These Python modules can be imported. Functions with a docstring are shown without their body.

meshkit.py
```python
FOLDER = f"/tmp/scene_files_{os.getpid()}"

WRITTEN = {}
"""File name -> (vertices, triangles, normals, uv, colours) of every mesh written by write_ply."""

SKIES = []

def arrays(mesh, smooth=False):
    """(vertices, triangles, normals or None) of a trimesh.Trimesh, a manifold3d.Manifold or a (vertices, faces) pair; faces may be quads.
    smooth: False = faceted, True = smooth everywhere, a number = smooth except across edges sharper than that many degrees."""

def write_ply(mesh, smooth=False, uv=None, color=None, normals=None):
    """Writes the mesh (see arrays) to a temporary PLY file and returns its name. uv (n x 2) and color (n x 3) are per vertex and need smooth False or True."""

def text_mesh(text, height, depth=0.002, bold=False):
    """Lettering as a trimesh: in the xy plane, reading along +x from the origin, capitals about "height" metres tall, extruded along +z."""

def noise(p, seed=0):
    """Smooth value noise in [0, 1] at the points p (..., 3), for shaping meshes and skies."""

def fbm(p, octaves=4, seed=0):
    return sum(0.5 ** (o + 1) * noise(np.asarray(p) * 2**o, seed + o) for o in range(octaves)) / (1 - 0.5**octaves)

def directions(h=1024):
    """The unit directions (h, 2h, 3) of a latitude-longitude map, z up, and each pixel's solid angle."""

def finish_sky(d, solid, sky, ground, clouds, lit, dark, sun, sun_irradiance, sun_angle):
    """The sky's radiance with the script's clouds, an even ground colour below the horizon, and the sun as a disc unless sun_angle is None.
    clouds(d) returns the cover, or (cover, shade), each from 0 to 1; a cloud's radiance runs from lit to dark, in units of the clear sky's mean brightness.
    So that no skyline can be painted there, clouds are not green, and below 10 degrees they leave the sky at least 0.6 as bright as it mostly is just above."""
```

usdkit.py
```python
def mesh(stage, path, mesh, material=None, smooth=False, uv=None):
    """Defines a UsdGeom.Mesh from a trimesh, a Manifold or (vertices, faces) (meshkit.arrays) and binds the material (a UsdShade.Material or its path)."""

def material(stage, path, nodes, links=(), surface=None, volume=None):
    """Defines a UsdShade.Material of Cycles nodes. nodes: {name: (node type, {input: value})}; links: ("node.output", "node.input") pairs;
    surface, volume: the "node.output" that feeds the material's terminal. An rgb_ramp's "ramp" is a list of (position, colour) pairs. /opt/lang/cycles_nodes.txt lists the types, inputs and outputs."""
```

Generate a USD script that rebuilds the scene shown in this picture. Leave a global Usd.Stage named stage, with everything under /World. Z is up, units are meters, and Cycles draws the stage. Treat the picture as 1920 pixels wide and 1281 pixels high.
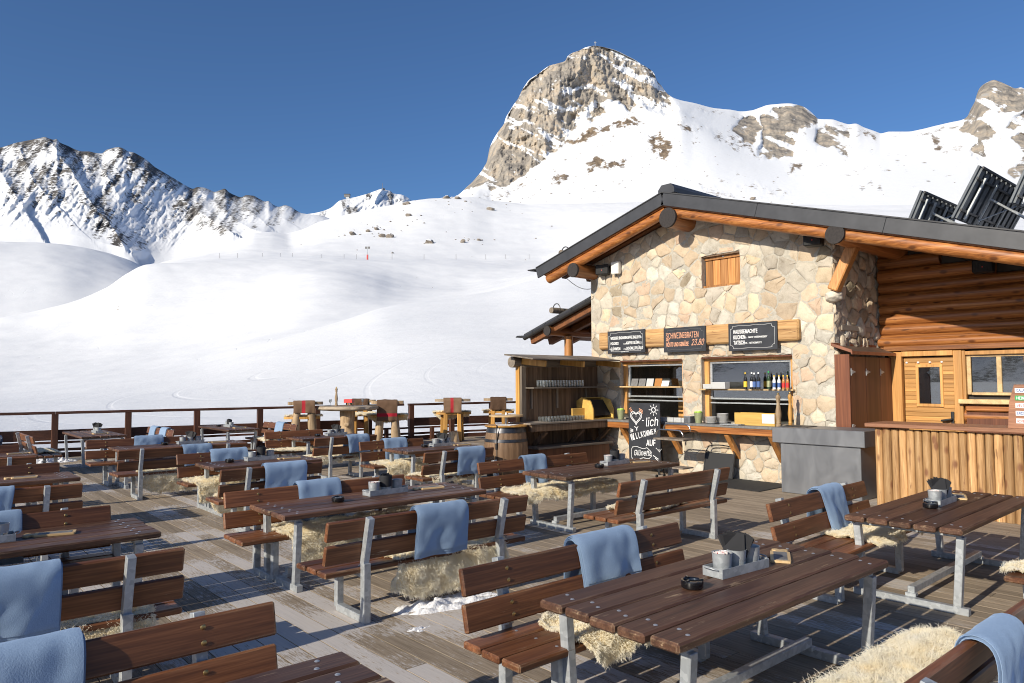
import math, random
import numpy as np, trimesh, usdkit, meshkit
from shapely.geometry import Polygon, MultiPolygon, MultiPoint, Point, LineString, box as sbox
from shapely.ops import voronoi_diagram, unary_union
from pxr import Usd, UsdGeom, UsdLux, UsdShade, Gf, Sdf, Vt

random.seed(7); RNG = np.random.default_rng(7)
stage = Usd.Stage.CreateInMemory()
UsdGeom.SetStageUpAxis(stage, 'Z'); UsdGeom.SetStageMetersPerUnit(stage, 1.0)
UsdGeom.Xform.Define(stage, '/World'); UsdGeom.Scope.Define(stage, '/World/Looks')

# ---------------------------------------------------------------- camera, sky, sun, exposure
# world: x runs along the tables towards the hut, y away to the left along the hut front, z up, deck surface at z = 0
EYE = np.array([0.0, 0.0, 2.0])
PITCH, ROLL, YAW = math.radians(3.0709), math.radians(-0.3201), math.radians(48.947)
_f = np.array([math.cos(YAW)*math.cos(PITCH), math.sin(YAW)*math.cos(PITCH), math.sin(PITCH)])
_r = np.array([math.sin(YAW), -math.cos(YAW), 0.0]); _u = np.cross(_r, _f)
_r, _u = math.cos(ROLL)*_r + math.sin(ROLL)*_u, -math.sin(ROLL)*_r + math.cos(ROLL)*_u
cam = UsdGeom.Camera.Define(stage, '/World/Camera')
cam.CreateHorizontalApertureAttr(36.0); cam.CreateVerticalApertureAttr(24.0)
cam.CreateFocalLengthAttr(36.0*1363.87/1920)
cam.CreateClippingRangeAttr(Gf.Vec2f(0.05, 60000.0))
cam.AddTransformOp().Set(Gf.Matrix4d(*_r, 0, *_u, 0, *(-_f), 0, *EYE, 1))
EXPOSURE = 0.52
cam.CreateExposureAttr(EXPOSURE)

SUN_EL = math.radians(24.0)
SUN_AZ = np.array([-1.0, -0.075]); SUN_AZ /= np.linalg.norm(SUN_AZ)
SUN = np.array([*(SUN_AZ*math.cos(SUN_EL)), math.sin(SUN_EL)])
SKY_STRENGTH, SUN_INTENSITY = 0.084, 1.0
sky_mat = usdkit.material(stage, '/World/Looks/sky_light', {
    's': ('sky_texture', {'sky_type': 'single_scattering', 'sun_disc': False, 'sun_elevation': SUN_EL,
                          'sun_rotation': math.atan2(SUN[0], SUN[1]), 'altitude': 500.0, 'air_density': 1.0, 'aerosol_density': 2.0, 'ozone_density': 8.0}),
    'b': ('background_shader', {'strength': SKY_STRENGTH})}, [('s.color', 'b.color')], surface='b.background')
dome = UsdLux.DomeLight.Define(stage, '/World/sky')
UsdShade.MaterialBindingAPI.Apply(dome.GetPrim()).Bind(sky_mat)
dome.GetPrim().SetCustomDataByKey('kind', 'structure')
sun = UsdLux.DistantLight.Define(stage, '/World/sun')
sun.CreateIntensityAttr(SUN_INTENSITY); sun.CreateNormalizeAttr(True); sun.CreateAngleAttr(0.53); sun.CreateColorAttr(Gf.Vec3f(1.0, 0.915, 0.77))
_z = SUN; _x = np.cross([0, 0, 1.0], _z); _x /= np.linalg.norm(_x); _y = np.cross(_z, _x)
sun.AddTransformOp().Set(Gf.Matrix4d(*_x, 0, *_y, 0, *_z, 0, 0, 0, 50, 1))

# ---------------------------------------------------------------- scene helpers
_count = {}
def numbered(parent, name):
    k = _count.get((parent, name), 0); _count[(parent, name)] = k + 1
    return f'{parent}/{name}' + (f'_{k:03d}' if k else '')
def data(prim, label=None, cat=None, group=None, kind=None):
    for k, v in (('label', label), ('category', cat), ('group', group), ('kind', kind)):
        if v: prim.SetCustomDataByKey(k, v)
    return prim
def path_of(parent):
    return '/World' if parent is None else (parent if isinstance(parent, str) else str(parent.GetPath()))
def obj(name, mesh, mat, parent=None, smooth=35, label=None, cat=None, group=None, kind=None):
    """One Mesh prim under parent (or top level)."""
    m = usdkit.mesh(stage, numbered(path_of(parent), name), mesh, mat, smooth)
    return data(m.GetPrim(), label, cat, group, kind)
def thing(name, label=None, cat=None, loc=(0, 0, 0), rz=0.0, group=None, kind=None):
    x = UsdGeom.Xform.Define(stage, numbered('/World', name))
    x.AddTranslateOp().Set(Gf.Vec3d(*map(float, loc))); x.AddRotateZOp().Set(float(rz))
    return data(x.GetPrim(), label, cat, group, kind)
def dup(root, loc, rz=0.0, label=None, group=None):
    """A copy of a thing with its parts, under the next number."""
    base = root.GetName(); base = base[:-4] if base[-4:-3] == '_' and base[-3:].isdigit() else base
    was = root.GetCustomData()
    x = thing(base, label or was.get('label'), was.get('category'), loc, rz, group or was.get('group'))
    x.GetReferences().AddInternalReference(root.GetPath()); x.SetInstanceable(True)
    return x
def kind_of(name):
    """A class prim that holds the parts of a kind of thing, to be referenced by its individuals."""
    stage.CreateClassPrim('/World/Kinds') if not stage.GetPrimAtPath('/World/Kinds') else None
    return UsdGeom.Xform.Define(stage, numbered('/World/Kinds', name)).GetPrim()
def make(kind, name, loc, rz=0.0, label=None, cat=None, group=None):
    x = thing(name, label, cat, loc, rz, group)
    x.GetReferences().AddInternalReference(kind.GetPath()); x.SetInstanceable(True)
    return x

join = trimesh.util.concatenate
def noise3(p, seed=0): p = np.asarray(p, float); return 2*meshkit.noise(p.reshape(-1, 3), seed).reshape(p.shape[:-1])-1
def fbm(p, o=4, seed=0): p = np.asarray(p, float); return 2.6*meshkit.fbm(p.reshape(-1, 3), o, seed).reshape(p.shape[:-1])-1.3
_cb = {}
def cbox(c, size, ch=0.004, rz=0.0):
    """A box with chamfered edges: centre, size."""
    l, w, h = (max(s, 1e-4)/2 for s in size); ch = min(ch, l*.45, w*.45, h*.45)
    key = (round(l, 5), round(w, 5), round(h, 5), round(ch, 5))
    if key not in _cb:
        pts = []
        for sx in (-1, 1):
            for sy in (-1, 1):
                for sz in (-1, 1):
                    pts += [(sx*(l-ch), sy*(w-ch), sz*h), (sx*(l-ch), sy*w, sz*(h-ch)), (sx*l, sy*(w-ch), sz*(h-ch))]
        _cb[key] = trimesh.Trimesh(np.array(pts), process=False).convex_hull
    m = _cb[key].copy()
    if rz: m.apply_transform(trimesh.transformations.rotation_matrix(rz, [0, 0, 1]))
    m.apply_translation(c); return m
def frame_to(p0, p1, up=(0, 0, 1)):
    p0, p1 = np.asarray(p0, float), np.asarray(p1, float)
    x = p1 - p0; n = np.linalg.norm(x); x /= n
    y = np.cross(np.asarray(up, float), x)
    if np.linalg.norm(y) < 1e-4: y = np.cross([1.0, 0, 0], x)
    y /= np.linalg.norm(y); z = np.cross(x, y)
    M = np.eye(4); M[:3, 0], M[:3, 1], M[:3, 2], M[:3, 3] = x, y, z, (p0+p1)/2
    return M, n
def beam(p0, p1, w, h, ch=0.004, up=(0, 0, 1)):
    """A chamfered bar from p0 to p1, w wide, h high."""
    M, n = frame_to(p0, p1, up); m = cbox((0, 0, 0), (n, w, h), ch); m.apply_transform(M); return m
def tube(pts, r, sides=8, caps=True):
    pts = np.asarray(pts, float); rr = np.broadcast_to(r, (len(pts),))
    t = np.gradient(pts, axis=0); t /= np.linalg.norm(t, axis=1, keepdims=True)
    ref = np.array([0, 0, 1.0]) if abs(t[:, 2]).mean() < .8 else np.array([1.0, 0, 0])
    a = np.cross(ref, t); a /= np.linalg.norm(a, axis=1, keepdims=True) + 1e-9; b = np.cross(t, a)
    ang = np.arange(sides)*2*np.pi/sides
    v = pts[:, None] + rr[:, None, None]*(np.cos(ang)[None, :, None]*a[:, None] + np.sin(ang)[None, :, None]*b[:, None])
    i, j = np.meshgrid(np.arange(len(pts)-1), np.arange(sides), indexing='ij'); k = (j+1) % sides
    f = np.stack([i*sides+j, i*sides+k, (i+1)*sides+k, (i+1)*sides+j], -1).reshape(-1, 4)
    f = np.vstack([f[:, [0, 1, 2]], f[:, [0, 2, 3]]]); v = v.reshape(-1, 3)
    if caps:
        n = len(v); v = np.vstack([v, pts[0], pts[-1]]); e = (len(pts)-1)*sides; jj = np.arange(sides); kk = (jj+1) % sides
        f = np.vstack([f, np.stack([np.full(sides, n), kk, jj], 1), np.stack([np.full(sides, n+1), e+jj, e+kk], 1)])
    return trimesh.Trimesh(v, f, process=False)
def log(p0, p1, r0, r1=None, seed=0, sides=16, rough=0.035, n=None, caps=True):
    """A round log with an uneven girth."""
    p0, p1 = np.asarray(p0, float), np.asarray(p1, float); r1 = r1 or r0
    L = np.linalg.norm(p1-p0); n = n or max(3, int(L/0.22)+1); s = np.linspace(0, 1, n)
    m = tube(p0 + s[:, None]*(p1-p0), r0 + (r1-r0)*s, sides, caps)
    v = m.vertices; c = p0 + np.clip(((v-p0) @ (p1-p0))/L**2, 0, 1)[:, None]*(p1-p0); d = v - c
    k = 1 + rough*noise3(v*2.3 + seed*13.1, seed) + rough*.5*noise3(v*7 + seed*5, seed+1)
    m.vertices = c + d*k[:, None] if caps is False else np.where(np.linalg.norm(d, axis=1)[:, None] > 1e-6, c + d*k[:, None], v)
    return m
def lathe(profile, sides=20):
    p = np.asarray(profile, float); ang = np.arange(sides)*2*np.pi/sides
    v = np.stack([p[:, None, 0]*np.cos(ang), p[:, None, 0]*np.sin(ang), np.repeat(p[:, 1:2], sides, 1)], -1).reshape(-1, 3)
    i, j = np.meshgrid(np.arange(len(p)-1), np.arange(sides), indexing='ij'); k = (j+1) % sides
    f = np.stack([i*sides+j, i*sides+k, (i+1)*sides+k, (i+1)*sides+j], -1).reshape(-1, 4)
    m = trimesh.Trimesh(v, np.vstack([f[:, [0, 1, 2]], f[:, [0, 2, 3]]]), process=False)
    m.merge_vertices(); m.update_faces(m.nondegenerate_faces()); return m
def grid_faces(n, m):
    i, j = np.meshgrid(np.arange(n-1), np.arange(m-1), indexing='ij')
    return np.stack([i*m+j, (i+1)*m+j, (i+1)*m+j+1, i*m+j+1], -1).reshape(-1, 4)
def prism(poly, z0, z1):
    m = trimesh.creation.extrude_polygon(poly, z1-z0); m.apply_translation((0, 0, z0)); return m
def placed(m, loc=(0, 0, 0), rz=0.0, rx=0.0, ry=0.0, s=1.0):
    m = m.copy(); T = trimesh.transformations
    m.apply_transform(T.translation_matrix(loc) @ T.rotation_matrix(rz, [0, 0, 1]) @ T.rotation_matrix(ry, [0, 1, 0]) @ T.rotation_matrix(rx, [1, 0, 0]) @ np.diag([s, s, s, 1])); return m
def on_front(m, x, y, z):
    """Stands flat work drawn in the xy plane (reading along +x) on a face that looks along -x at (x, y, z); the text then runs towards -y."""
    M = np.eye(4); M[:3, 0] = (0, -1, 0); M[:3, 1] = (0, 0, 1); M[:3, 2] = (-1, 0, 0); M[:3, 3] = (x, y, z)
    m = m.copy(); m.apply_transform(M); return m

# ---------------------------------------------------------------- materials
_mats = {}
def mat(name, nodes, links=(), surface='p.BSDF', volume=None):
    _mats[name] = usdkit.material(stage, f'/World/Looks/{name}', nodes, links, surface=surface, volume=volume); return _mats[name]
def plain(name, col, rough=.5, metallic=0.0, var=.12, nscale=14.0, bump=.0, spec=.5, **kw):
    """One colour with slight unevenness."""
    c = np.array(col, float)
    n = {'t': ('texture_coordinate', {}), 'n': ('noise_texture', {'scale': nscale, 'detail': 5.0, 'roughness': .6}),
         'r': ('rgb_ramp', {'ramp': [(.3, c*(1-var)), (.7, np.minimum(c*(1+var), 1))]}),
         'p': ('principled_bsdf', {'roughness': rough, 'metallic': metallic, 'specular_ior_level': spec, **kw})}
    l = [('t.object', 'n.vector'), ('n.fac', 'r.fac'), ('r.color', 'p.base_color')]
    if bump:
        n['b'] = ('bump', {'strength': bump, 'distance': .01}); l += [('n.fac', 'b.height'), ('b.normal', 'p.normal')]
    return mat(name, n, l)
def wood(name, dark, mid, light, axis='x', across=22.0, along=1.2, rough=.5, bump=.25, wear=None, wear_at=.66, var=.22, knots=None, spec=.4, coat=0.0, edge=None):
    """Grain stretched along one axis of the object, each piece with its own tone and place in the grain."""
    sc = {'x': (along, across, across), 'y': (across, along, across), 'z': (across, across, along)}[axis]
    n = {'t': ('texture_coordinate', {}), 'o': ('object_info', {}), 'k': ('math', {'math_type': 'multiply', 'value2': 61.0}),
         'v': ('combine_xyz', {}), 'a': ('vector_math', {'math_type': 'add'}), 'm': ('mapping', {'scale': sc}),
         'n': ('noise_texture', {'scale': 1.0, 'detail': 6.0, 'roughness': .62, 'distortion': .6}),
         'm2': ('mapping', {'scale': tuple(s*(.12 if s == along else .22) for s in sc)}), 'n2': ('noise_texture', {'scale': 1.0, 'detail': 3.0}),
         'mf': ('mapping', {'scale': tuple(s*(2.0 if s == along else 4.5) for s in sc)}), 'nf': ('noise_texture', {'scale': 1.0, 'detail': 4.0}),
         'r': ('rgb_ramp', {'ramp': [(.33, dark), (.5, mid), (.66, light)]}),
         'r2': ('map_range', {'from_min': .3, 'from_max': .7, 'to_min': .72, 'to_max': 1.22}), 'h': ('hsv', {'fac': 1.0}),
         'rv': ('map_range', {'from_min': 0.0, 'from_max': 1.0, 'to_min': 1-var, 'to_max': 1+var}), 'vm': ('math', {'math_type': 'multiply'}),
         'fm': ('mix_float', {'fac': .45}), 'b': ('bump', {'strength': bump, 'distance': .006}),
         'p': ('principled_bsdf', {'roughness': rough, 'specular_ior_level': spec, 'coat_weight': coat, 'coat_roughness': .3})}
    l = [('o.random', 'k.value1'), ('k.value', 'v.x'), ('k.value', 'v.y'), ('k.value', 'v.z'), ('t.object', 'a.vector1'), ('v.vector', 'a.vector2'),
         ('a.vector', 'm.vector'), ('m.vector', 'n.vector'), ('a.vector', 'm2.vector'), ('m2.vector', 'n2.vector'), ('a.vector', 'mf.vector'), ('mf.vector', 'nf.vector'),
         ('n.fac', 'fm.a'), ('nf.fac', 'fm.b'), ('fm.result', 'r.fac'), ('n2.fac', 'r2.value'), ('o.random', 'rv.value'), ('r2.result', 'vm.value1'), ('rv.result', 'vm.value2'),
         ('vm.value', 'h.value'), ('r.color', 'h.color'), ('fm.result', 'b.height'), ('b.normal', 'p.normal')]
    out = 'h.color'
    if knots:
        n['vk'] = ('voronoi_texture', {'scale': 1.0, 'randomness': 1.0}); n['mk'] = ('mapping', {'scale': tuple(3.0 if s == along else 6.0 for s in sc)})
        n['rk'] = ('rgb_ramp', {'ramp': [(.0, (1, 1, 1)), (.13, (1, 1, 1)), (.26, (0, 0, 0))]}); n['xk'] = ('mix_color', {'b': knots})
        l += [('a.vector', 'mk.vector'), ('mk.vector', 'vk.vector'), ('vk.distance', 'rk.fac'), (out, 'xk.a'), ('rk.color', 'xk.fac')]; out = 'xk.result'
    if wear:
        n['mw'] = ('mapping', {'scale': tuple(2.2 if s == along else 17.0 for s in sc)}); n['nw'] = ('noise_texture', {'scale': 1.0, 'detail': 8.0, 'roughness': .7})
        n['rw'] = ('rgb_ramp', {'ramp': [(wear_at, (0, 0, 0)), (wear_at+.06, (.8, .8, .8))]}); n['xw'] = ('mix_color', {'b': wear})
        l += [('a.vector', 'mw.vector'), ('mw.vector', 'nw.vector'), ('nw.fac', 'rw.fac'), (out, 'xw.a'), ('rw.color', 'xw.fac')]; out = 'xw.result'
    if edge:
        n['bv'] = ('bevel', {'samples': 4, 'radius': .016}); n['gn'] = ('geometry', {}); n['dt'] = ('vector_math', {'math_type': 'dot_product'}); n['er'] = ('rgb_ramp', {'ramp': [(.80, (1, 1, 1)), (.985, (0, 0, 0))]})
        n['en'] = ('rgb_ramp', {'ramp': [(.47, (0, 0, 0)), (.58, (.85, .85, .85))]}); n['ex'] = ('math', {'math_type': 'multiply'}); n['xe'] = ('mix_color', {'b': edge})
        l += [('bv.bevel', 'dt.vector1'), ('gn.normal', 'dt.vector2'), ('dt.value', 'er.fac'), ('nw.fac', 'en.fac'), ('er.color', 'ex.value1'), ('en.color', 'ex.value2'), ('ex.value', 'xe.fac'), (out, 'xe.a')]; out = 'xe.result'
    l.append((out, 'p.base_color'))
    return mat(name, n, l)

M_table = wood('stained_table_wood', (.046, .021, .012), (.094, .043, .024), (.160, .080, .046), 'x', wear=(.36, .25, .15), wear_at=.615, rough=.5, coat=.04, var=.3, bump=.4, edge=(.40, .28, .17))
M_bench = wood('stained_bench_wood', (.066, .023, .010), (.142, .052, .020), (.235, .094, .038), 'x', wear=(.40, .27, .16), wear_at=.66, rough=.48, coat=.06, var=.32, bump=.35, edge=(.42, .29, .17))
M_rail = wood('dark_fence_wood', (.042, .016, .009), (.080, .030, .016), (.12, .048, .026), 'x', rough=.6)
M_railz = wood('dark_post_wood', (.045, .016, .009), (.085, .030, .014), (.13, .05, .024), 'z', rough=.6)
M_log = wood('orange_log_wood', (.11, .034, .009), (.29, .103, .026), (.47, .205, .062), 'y', across=16, along=.7, rough=.42, knots=(.13, .045, .015), wear=(.075, .028, .011), wear_at=.60, coat=.15)
M_logx = wood('orange_purlin_wood', (.15, .048, .013), (.30, .110, .030), (.45, .195, .060), 'x', across=14, along=.7, rough=.42, coat=.15)
M_logz = wood('orange_post_wood', (.22, .085, .022), (.42, .185, .055), (.55, .27, .095), 'z', across=16, along=.8, rough=.45)
M_soffit = wood('soffit_board_wood', (.09, .030, .010), (.17, .062, .019), (.26, .105, .035), 'x', rough=.55)
M_pale = wood('pale_split_log_wood', (.20, .100, .040), (.42, .240, .100), (.56, .360, .175), 'z', across=26, along=1.6, rough=.7, bump=.5, var=.3, knots=(.20, .09, .04), wear=(.16, .07, .03), wear_at=.60)
M_beam = wood('pale_beam_wood', (.17, .075, .026), (.42, .240, .095), (.55, .350, .160), 'y', across=18, along=.9, rough=.65, bump=.5, wear=(.10, .042, .018), wear_at=.585)
M_door = wood('amber_door_wood', (.34, .160, .045), (.48, .245, .075), (.58, .320, .110), 'y', across=30, along=1.0, rough=.45)
M_doorz = wood('amber_frame_wood', (.36, .165, .046), (.50, .250, .078), (.60, .330, .115), 'z', across=26, along=1.0, rough=.45)
M_cabinet = wood('red_brown_cabinet_wood', (.085, .028, .014), (.135, .045, .020), (.19, .068, .030), 'z', across=24, along=.8, rough=.5)
M_bartop = wood('bar_top_wood', (.16, .070, .035), (.26, .120, .065), (.34, .170, .095), 'y', rough=.5)
M_grey = wood('weathered_grey_wood', (.11, .085, .062), (.20, .160, .120), (.31, .255, .200), 'z', across=24, along=.9, rough=.75)
M_brownplank = wood('weathered_brown_wood', (.085, .050, .028), (.175, .108, .062), (.28, .185, .115), 'z', across=22, along=.7, rough=.7)
M_greyx = wood('weathered_grey_board', (.11, .090, .070), (.20, .165, .130), (.30, .255, .205), 'x', across=22, along=.9, rough=.75)
M_amber = wood('amber_log_wood', (.28, .130, .030), (.46, .235, .055), (.58, .330, .095), 'z', across=18, along=.9, rough=.5)
M_trunk = wood('stripped_trunk_wood', (.20, .125, .070), (.40, .280, .160), (.55, .420, .270), 'z', across=14, along=.9, rough=.7, wear=(.14, .085, .045), wear_at=.62)
M_trunkx = wood('bleached_slab_wood', (.22, .165, .115), (.38, .300, .215), (.52, .430, .320), 'x', across=12, along=.9, rough=.75)
M_barrel = wood('barrel_stave_wood', (.090, .050, .026), (.160, .094, .050), (.22, .138, .078), 'z', across=20, along=.8, rough=.6)
M_board = wood('pale_board_wood', (.50, .330, .150), (.62, .430, .215), (.70, .510, .280), 'x', across=30, rough=.5)
M_yellow = wood('yellow_plywood', (.50, .300, .070), (.58, .360, .090), (.64, .410, .12), 'x', across=16, rough=.5, var=.06)
M_char = plain('charred_log_end', (.025, .020, .018), .8, var=.5, nscale=30)
M_galv = mat('galvanised_steel', {'t': ('texture_coordinate', {}), 'v': ('voronoi_texture', {'scale': 34.0, 'randomness': 1.0}), 'n': ('noise_texture', {'scale': 9.0, 'detail': 4.0}),
    'r': ('rgb_ramp', {'ramp': [(.0, (.27, .29, .30)), (.5, (.39, .41, .42)), (1.0, (.53, .55, .555))]}), 's': ('separate_color', {}), 'm': ('mix_float', {'fac': .5}),
    'p': ('principled_bsdf', {'roughness': .48, 'metallic': .45})},
    [('t.object', 'v.vector'), ('t.object', 'n.vector'), ('v.color', 's.color'), ('s.r', 'm.a'), ('n.fac', 'm.b'), ('m.result', 'r.fac'), ('r.color', 'p.base_color')])
M_steel = mat('brushed_steel_sheet', {'t': ('texture_coordinate', {}), 'm': ('mapping', {'scale': (1.6, 1.6, .7)}), 'n': ('noise_texture', {'scale': 2.2, 'detail': 5.0, 'distortion': 1.2}),
    'r': ('rgb_ramp', {'ramp': [(.25, (.17, .175, .185)), (.75, (.235, .24, .25))]}), 'rr': ('map_range', {'to_min': .32, 'to_max': .55}), 'p': ('principled_bsdf', {'metallic': .55})},
    [('t.object', 'm.vector'), ('m.vector', 'n.vector'), ('n.fac', 'r.fac'), ('n.fac', 'rr.value'), ('rr.result', 'p.roughness'), ('r.color', 'p.base_color')])
M_chrome = plain('polished_tube_steel', (.62, .62, .62), .22, 1.0, .04)
M_fascia = plain('dark_roof_sheet', (.060, .060, .062), .42, .35, .18, 3.0)
M_gutter = plain('dark_gutter_metal', (.045, .043, .042), .45, .4, .15, 6.0)
M_roof = plain('dark_roof_cover', (.040, .040, .042), .6, .1, .25, 2.0)
M_black = plain('matt_black', (.012, .012, .013), .55)
M_napkin = plain('black_paper', (.016, .016, .018), .8)
M_ash = plain('black_glazed_glass', (.006, .006, .007), .06, spec=.8)
M_rubber = mat('black_rubber_mat', {'t': ('texture_coordinate', {}), 'v': ('voronoi_texture', {'scale': 45.0, 'randomness': .15}), 'b': ('bump', {'strength': .8, 'distance': .01}), 'p': ('principled_bsdf', {'base_color': (.022, .022, .022), 'roughness': .85})},
    [('t.object', 'v.vector'), ('v.distance', 'b.height'), ('b.normal', 'p.normal')])
M_hoop = plain('dark_hoop_iron', (.07, .07, .075), .38, .8, .2)
M_chalk = plain('chalkboard_black', (.022, .024, .030), .6, var=.25, nscale=5)
M_white = plain('white_lettering', (.80, .80, .78), .7, var=.04)
M_orangechalk = plain('orange_chalk', (.72, .36, .22), .8, var=.15, nscale=60)
M_whitechalk = plain('white_chalk', (.74, .74, .74), .85, var=.2, nscale=80)
M_whiteplastic = plain('white_plastic', (.72, .70, .64), .4)
M_ceramic = plain('white_ceramic', (.78, .77, .74), .2, var=.03)
M_mortar = plain('lime_mortar', (.39, .36, .30), .95, var=.2, nscale=22, bump=.6)
M_green = plain('olive_metal_pot', (.34, .36, .20), .35, .3)
M_lime = plain('lime_green_leaf', (.42, .62, .12), .5)
M_red = plain('red_lacquer', (.55, .03, .025), .4)
M_copper = plain('copper_flashing', (.28, .12, .07), .45, .5, .25, 8)
M_roofrust = plain('dark_rusty_lid', (.13, .085, .06), .55, .3, .25, 6)
M_brass = plain('aged_brass', (.42, .30, .13), .35, .9)
M_bolt = plain('zinc_bolt', (.50, .51, .52), .4, .7)
M_pink = plain('pale_paper', (.70, .62, .58), .7)
M_dark = plain('dark_interior', (.06, .05, .042), .9)
M_inwall = plain('interior_plaster', (.30, .26, .21), .9)
M_slate = plain('grey_slate', (.16, .155, .15), .7, var=.3)
M_heinz = plain('green_label', (.02, .32, .08), .5)
def fabric(name, c0, c1, stripe=None, stripe_axis='x', s0=0, s1=0, sheen=.3):
    n = {'t': ('texture_coordinate', {}), 'o': ('object_info', {}), 'w': ('mapping', {'scale': (220, 90, 90)}), 'n': ('noise_texture', {'scale': 1.0, 'detail': 3.0}),
         'nb': ('noise_texture', {'scale': 160.0, 'detail': 2.0}), 'n2': ('noise_texture', {'scale': 6.0, 'detail': 4.0}), 'mx': ('mix_float', {'fac': .35}),
         'r': ('rgb_ramp', {'ramp': [(.3, c0), (.7, c1)]}), 'rv': ('map_range', {'to_min': .88, 'to_max': 1.12}), 'h': ('hsv', {'fac': 1.0}),
         'b': ('bump', {'strength': .35, 'distance': .004}), 'p': ('principled_bsdf', {'roughness': .95, 'specular_ior_level': .1, 'sheen_weight': sheen, 'sheen_roughness': .4, 'sheen_tint': tuple(np.minimum(np.array(c1)*1.8, 1))})}
    l = [('t.object', 'w.vector'), ('w.vector', 'n.vector'), ('t.object', 'n2.vector'), ('t.object', 'nb.vector'), ('n.fac', 'mx.a'), ('n2.fac', 'mx.b'), ('mx.result', 'r.fac'), ('r.color', 'h.color'),
         ('o.random', 'rv.value'), ('rv.result', 'h.value'), ('nb.fac', 'b.height'), ('b.normal', 'p.normal')]
    out = 'h.color'
    if stripe is not None:
        n['s'] = ('separate_xyz', {}); n['g'] = ('math', {'math_type': 'greater_than', 'value2': s0}); n['q'] = ('math', {'math_type': 'less_than', 'value2': s1})
        n['e'] = ('math', {'math_type': 'multiply'}); n['x'] = ('mix_color', {'b': stripe})
        l += [('t.object', 's.vector'), (f's.{stripe_axis}', 'g.value1'), (f's.{stripe_axis}', 'q.value1'), ('g.value', 'e.value1'), ('q.value', 'e.value2'), ('e.value', 'x.fac'), (out, 'x.a')]; out = 'x.result'
    l.append((out, 'p.base_color')); return mat(name, n, l)
M_blue = fabric('blue_fleece_cloth', (.200, .285, .415), (.262, .355, .485))
M_plaid = fabric('brown_wool_cloth', (.165, .100, .060), (.23, .145, .092), (.42, .035, .045), 'x', -.03, .07)
M_plaidz = fabric('brown_wool_cloth_level_stripe', (.110, .066, .042), (.16, .098, .064), (.33, .02, .035), 'z', .93, 1.03)
M_brownwool = fabric('dark_brown_wool_cloth', (.075, .044, .028), (.115, .07, .046))
M_hair = mat('sheep_wool', {'o': ('object_info', {}), 'g': ('texture_coordinate', {}), 'n': ('noise_texture', {'scale': 9.0, 'detail': 3.0}), 'r': ('rgb_ramp', {'ramp': [(.3, (.92, .82, .60)), (.5, (.96, .90, .74)), (.75, (.97, .94, .84))]}),
    'p': ('principled_bsdf', {'roughness': .75, 'specular_ior_level': .15, 'sheen_weight': .4}), 't': ('translucent_bsdf', {}), 'm': ('mix_closure', {'fac': .5})},
    [('g.object', 'n.vector'), ('n.fac', 'r.fac'), ('r.color', 'p.base_color'), ('r.color', 't.color'), ('p.BSDF', 'm.closure1'), ('t.BSDF', 'm.closure2')], surface='m.closure')
M_hide = plain('sheep_hide', (.85, .75, .53), .9, var=.15)
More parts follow.
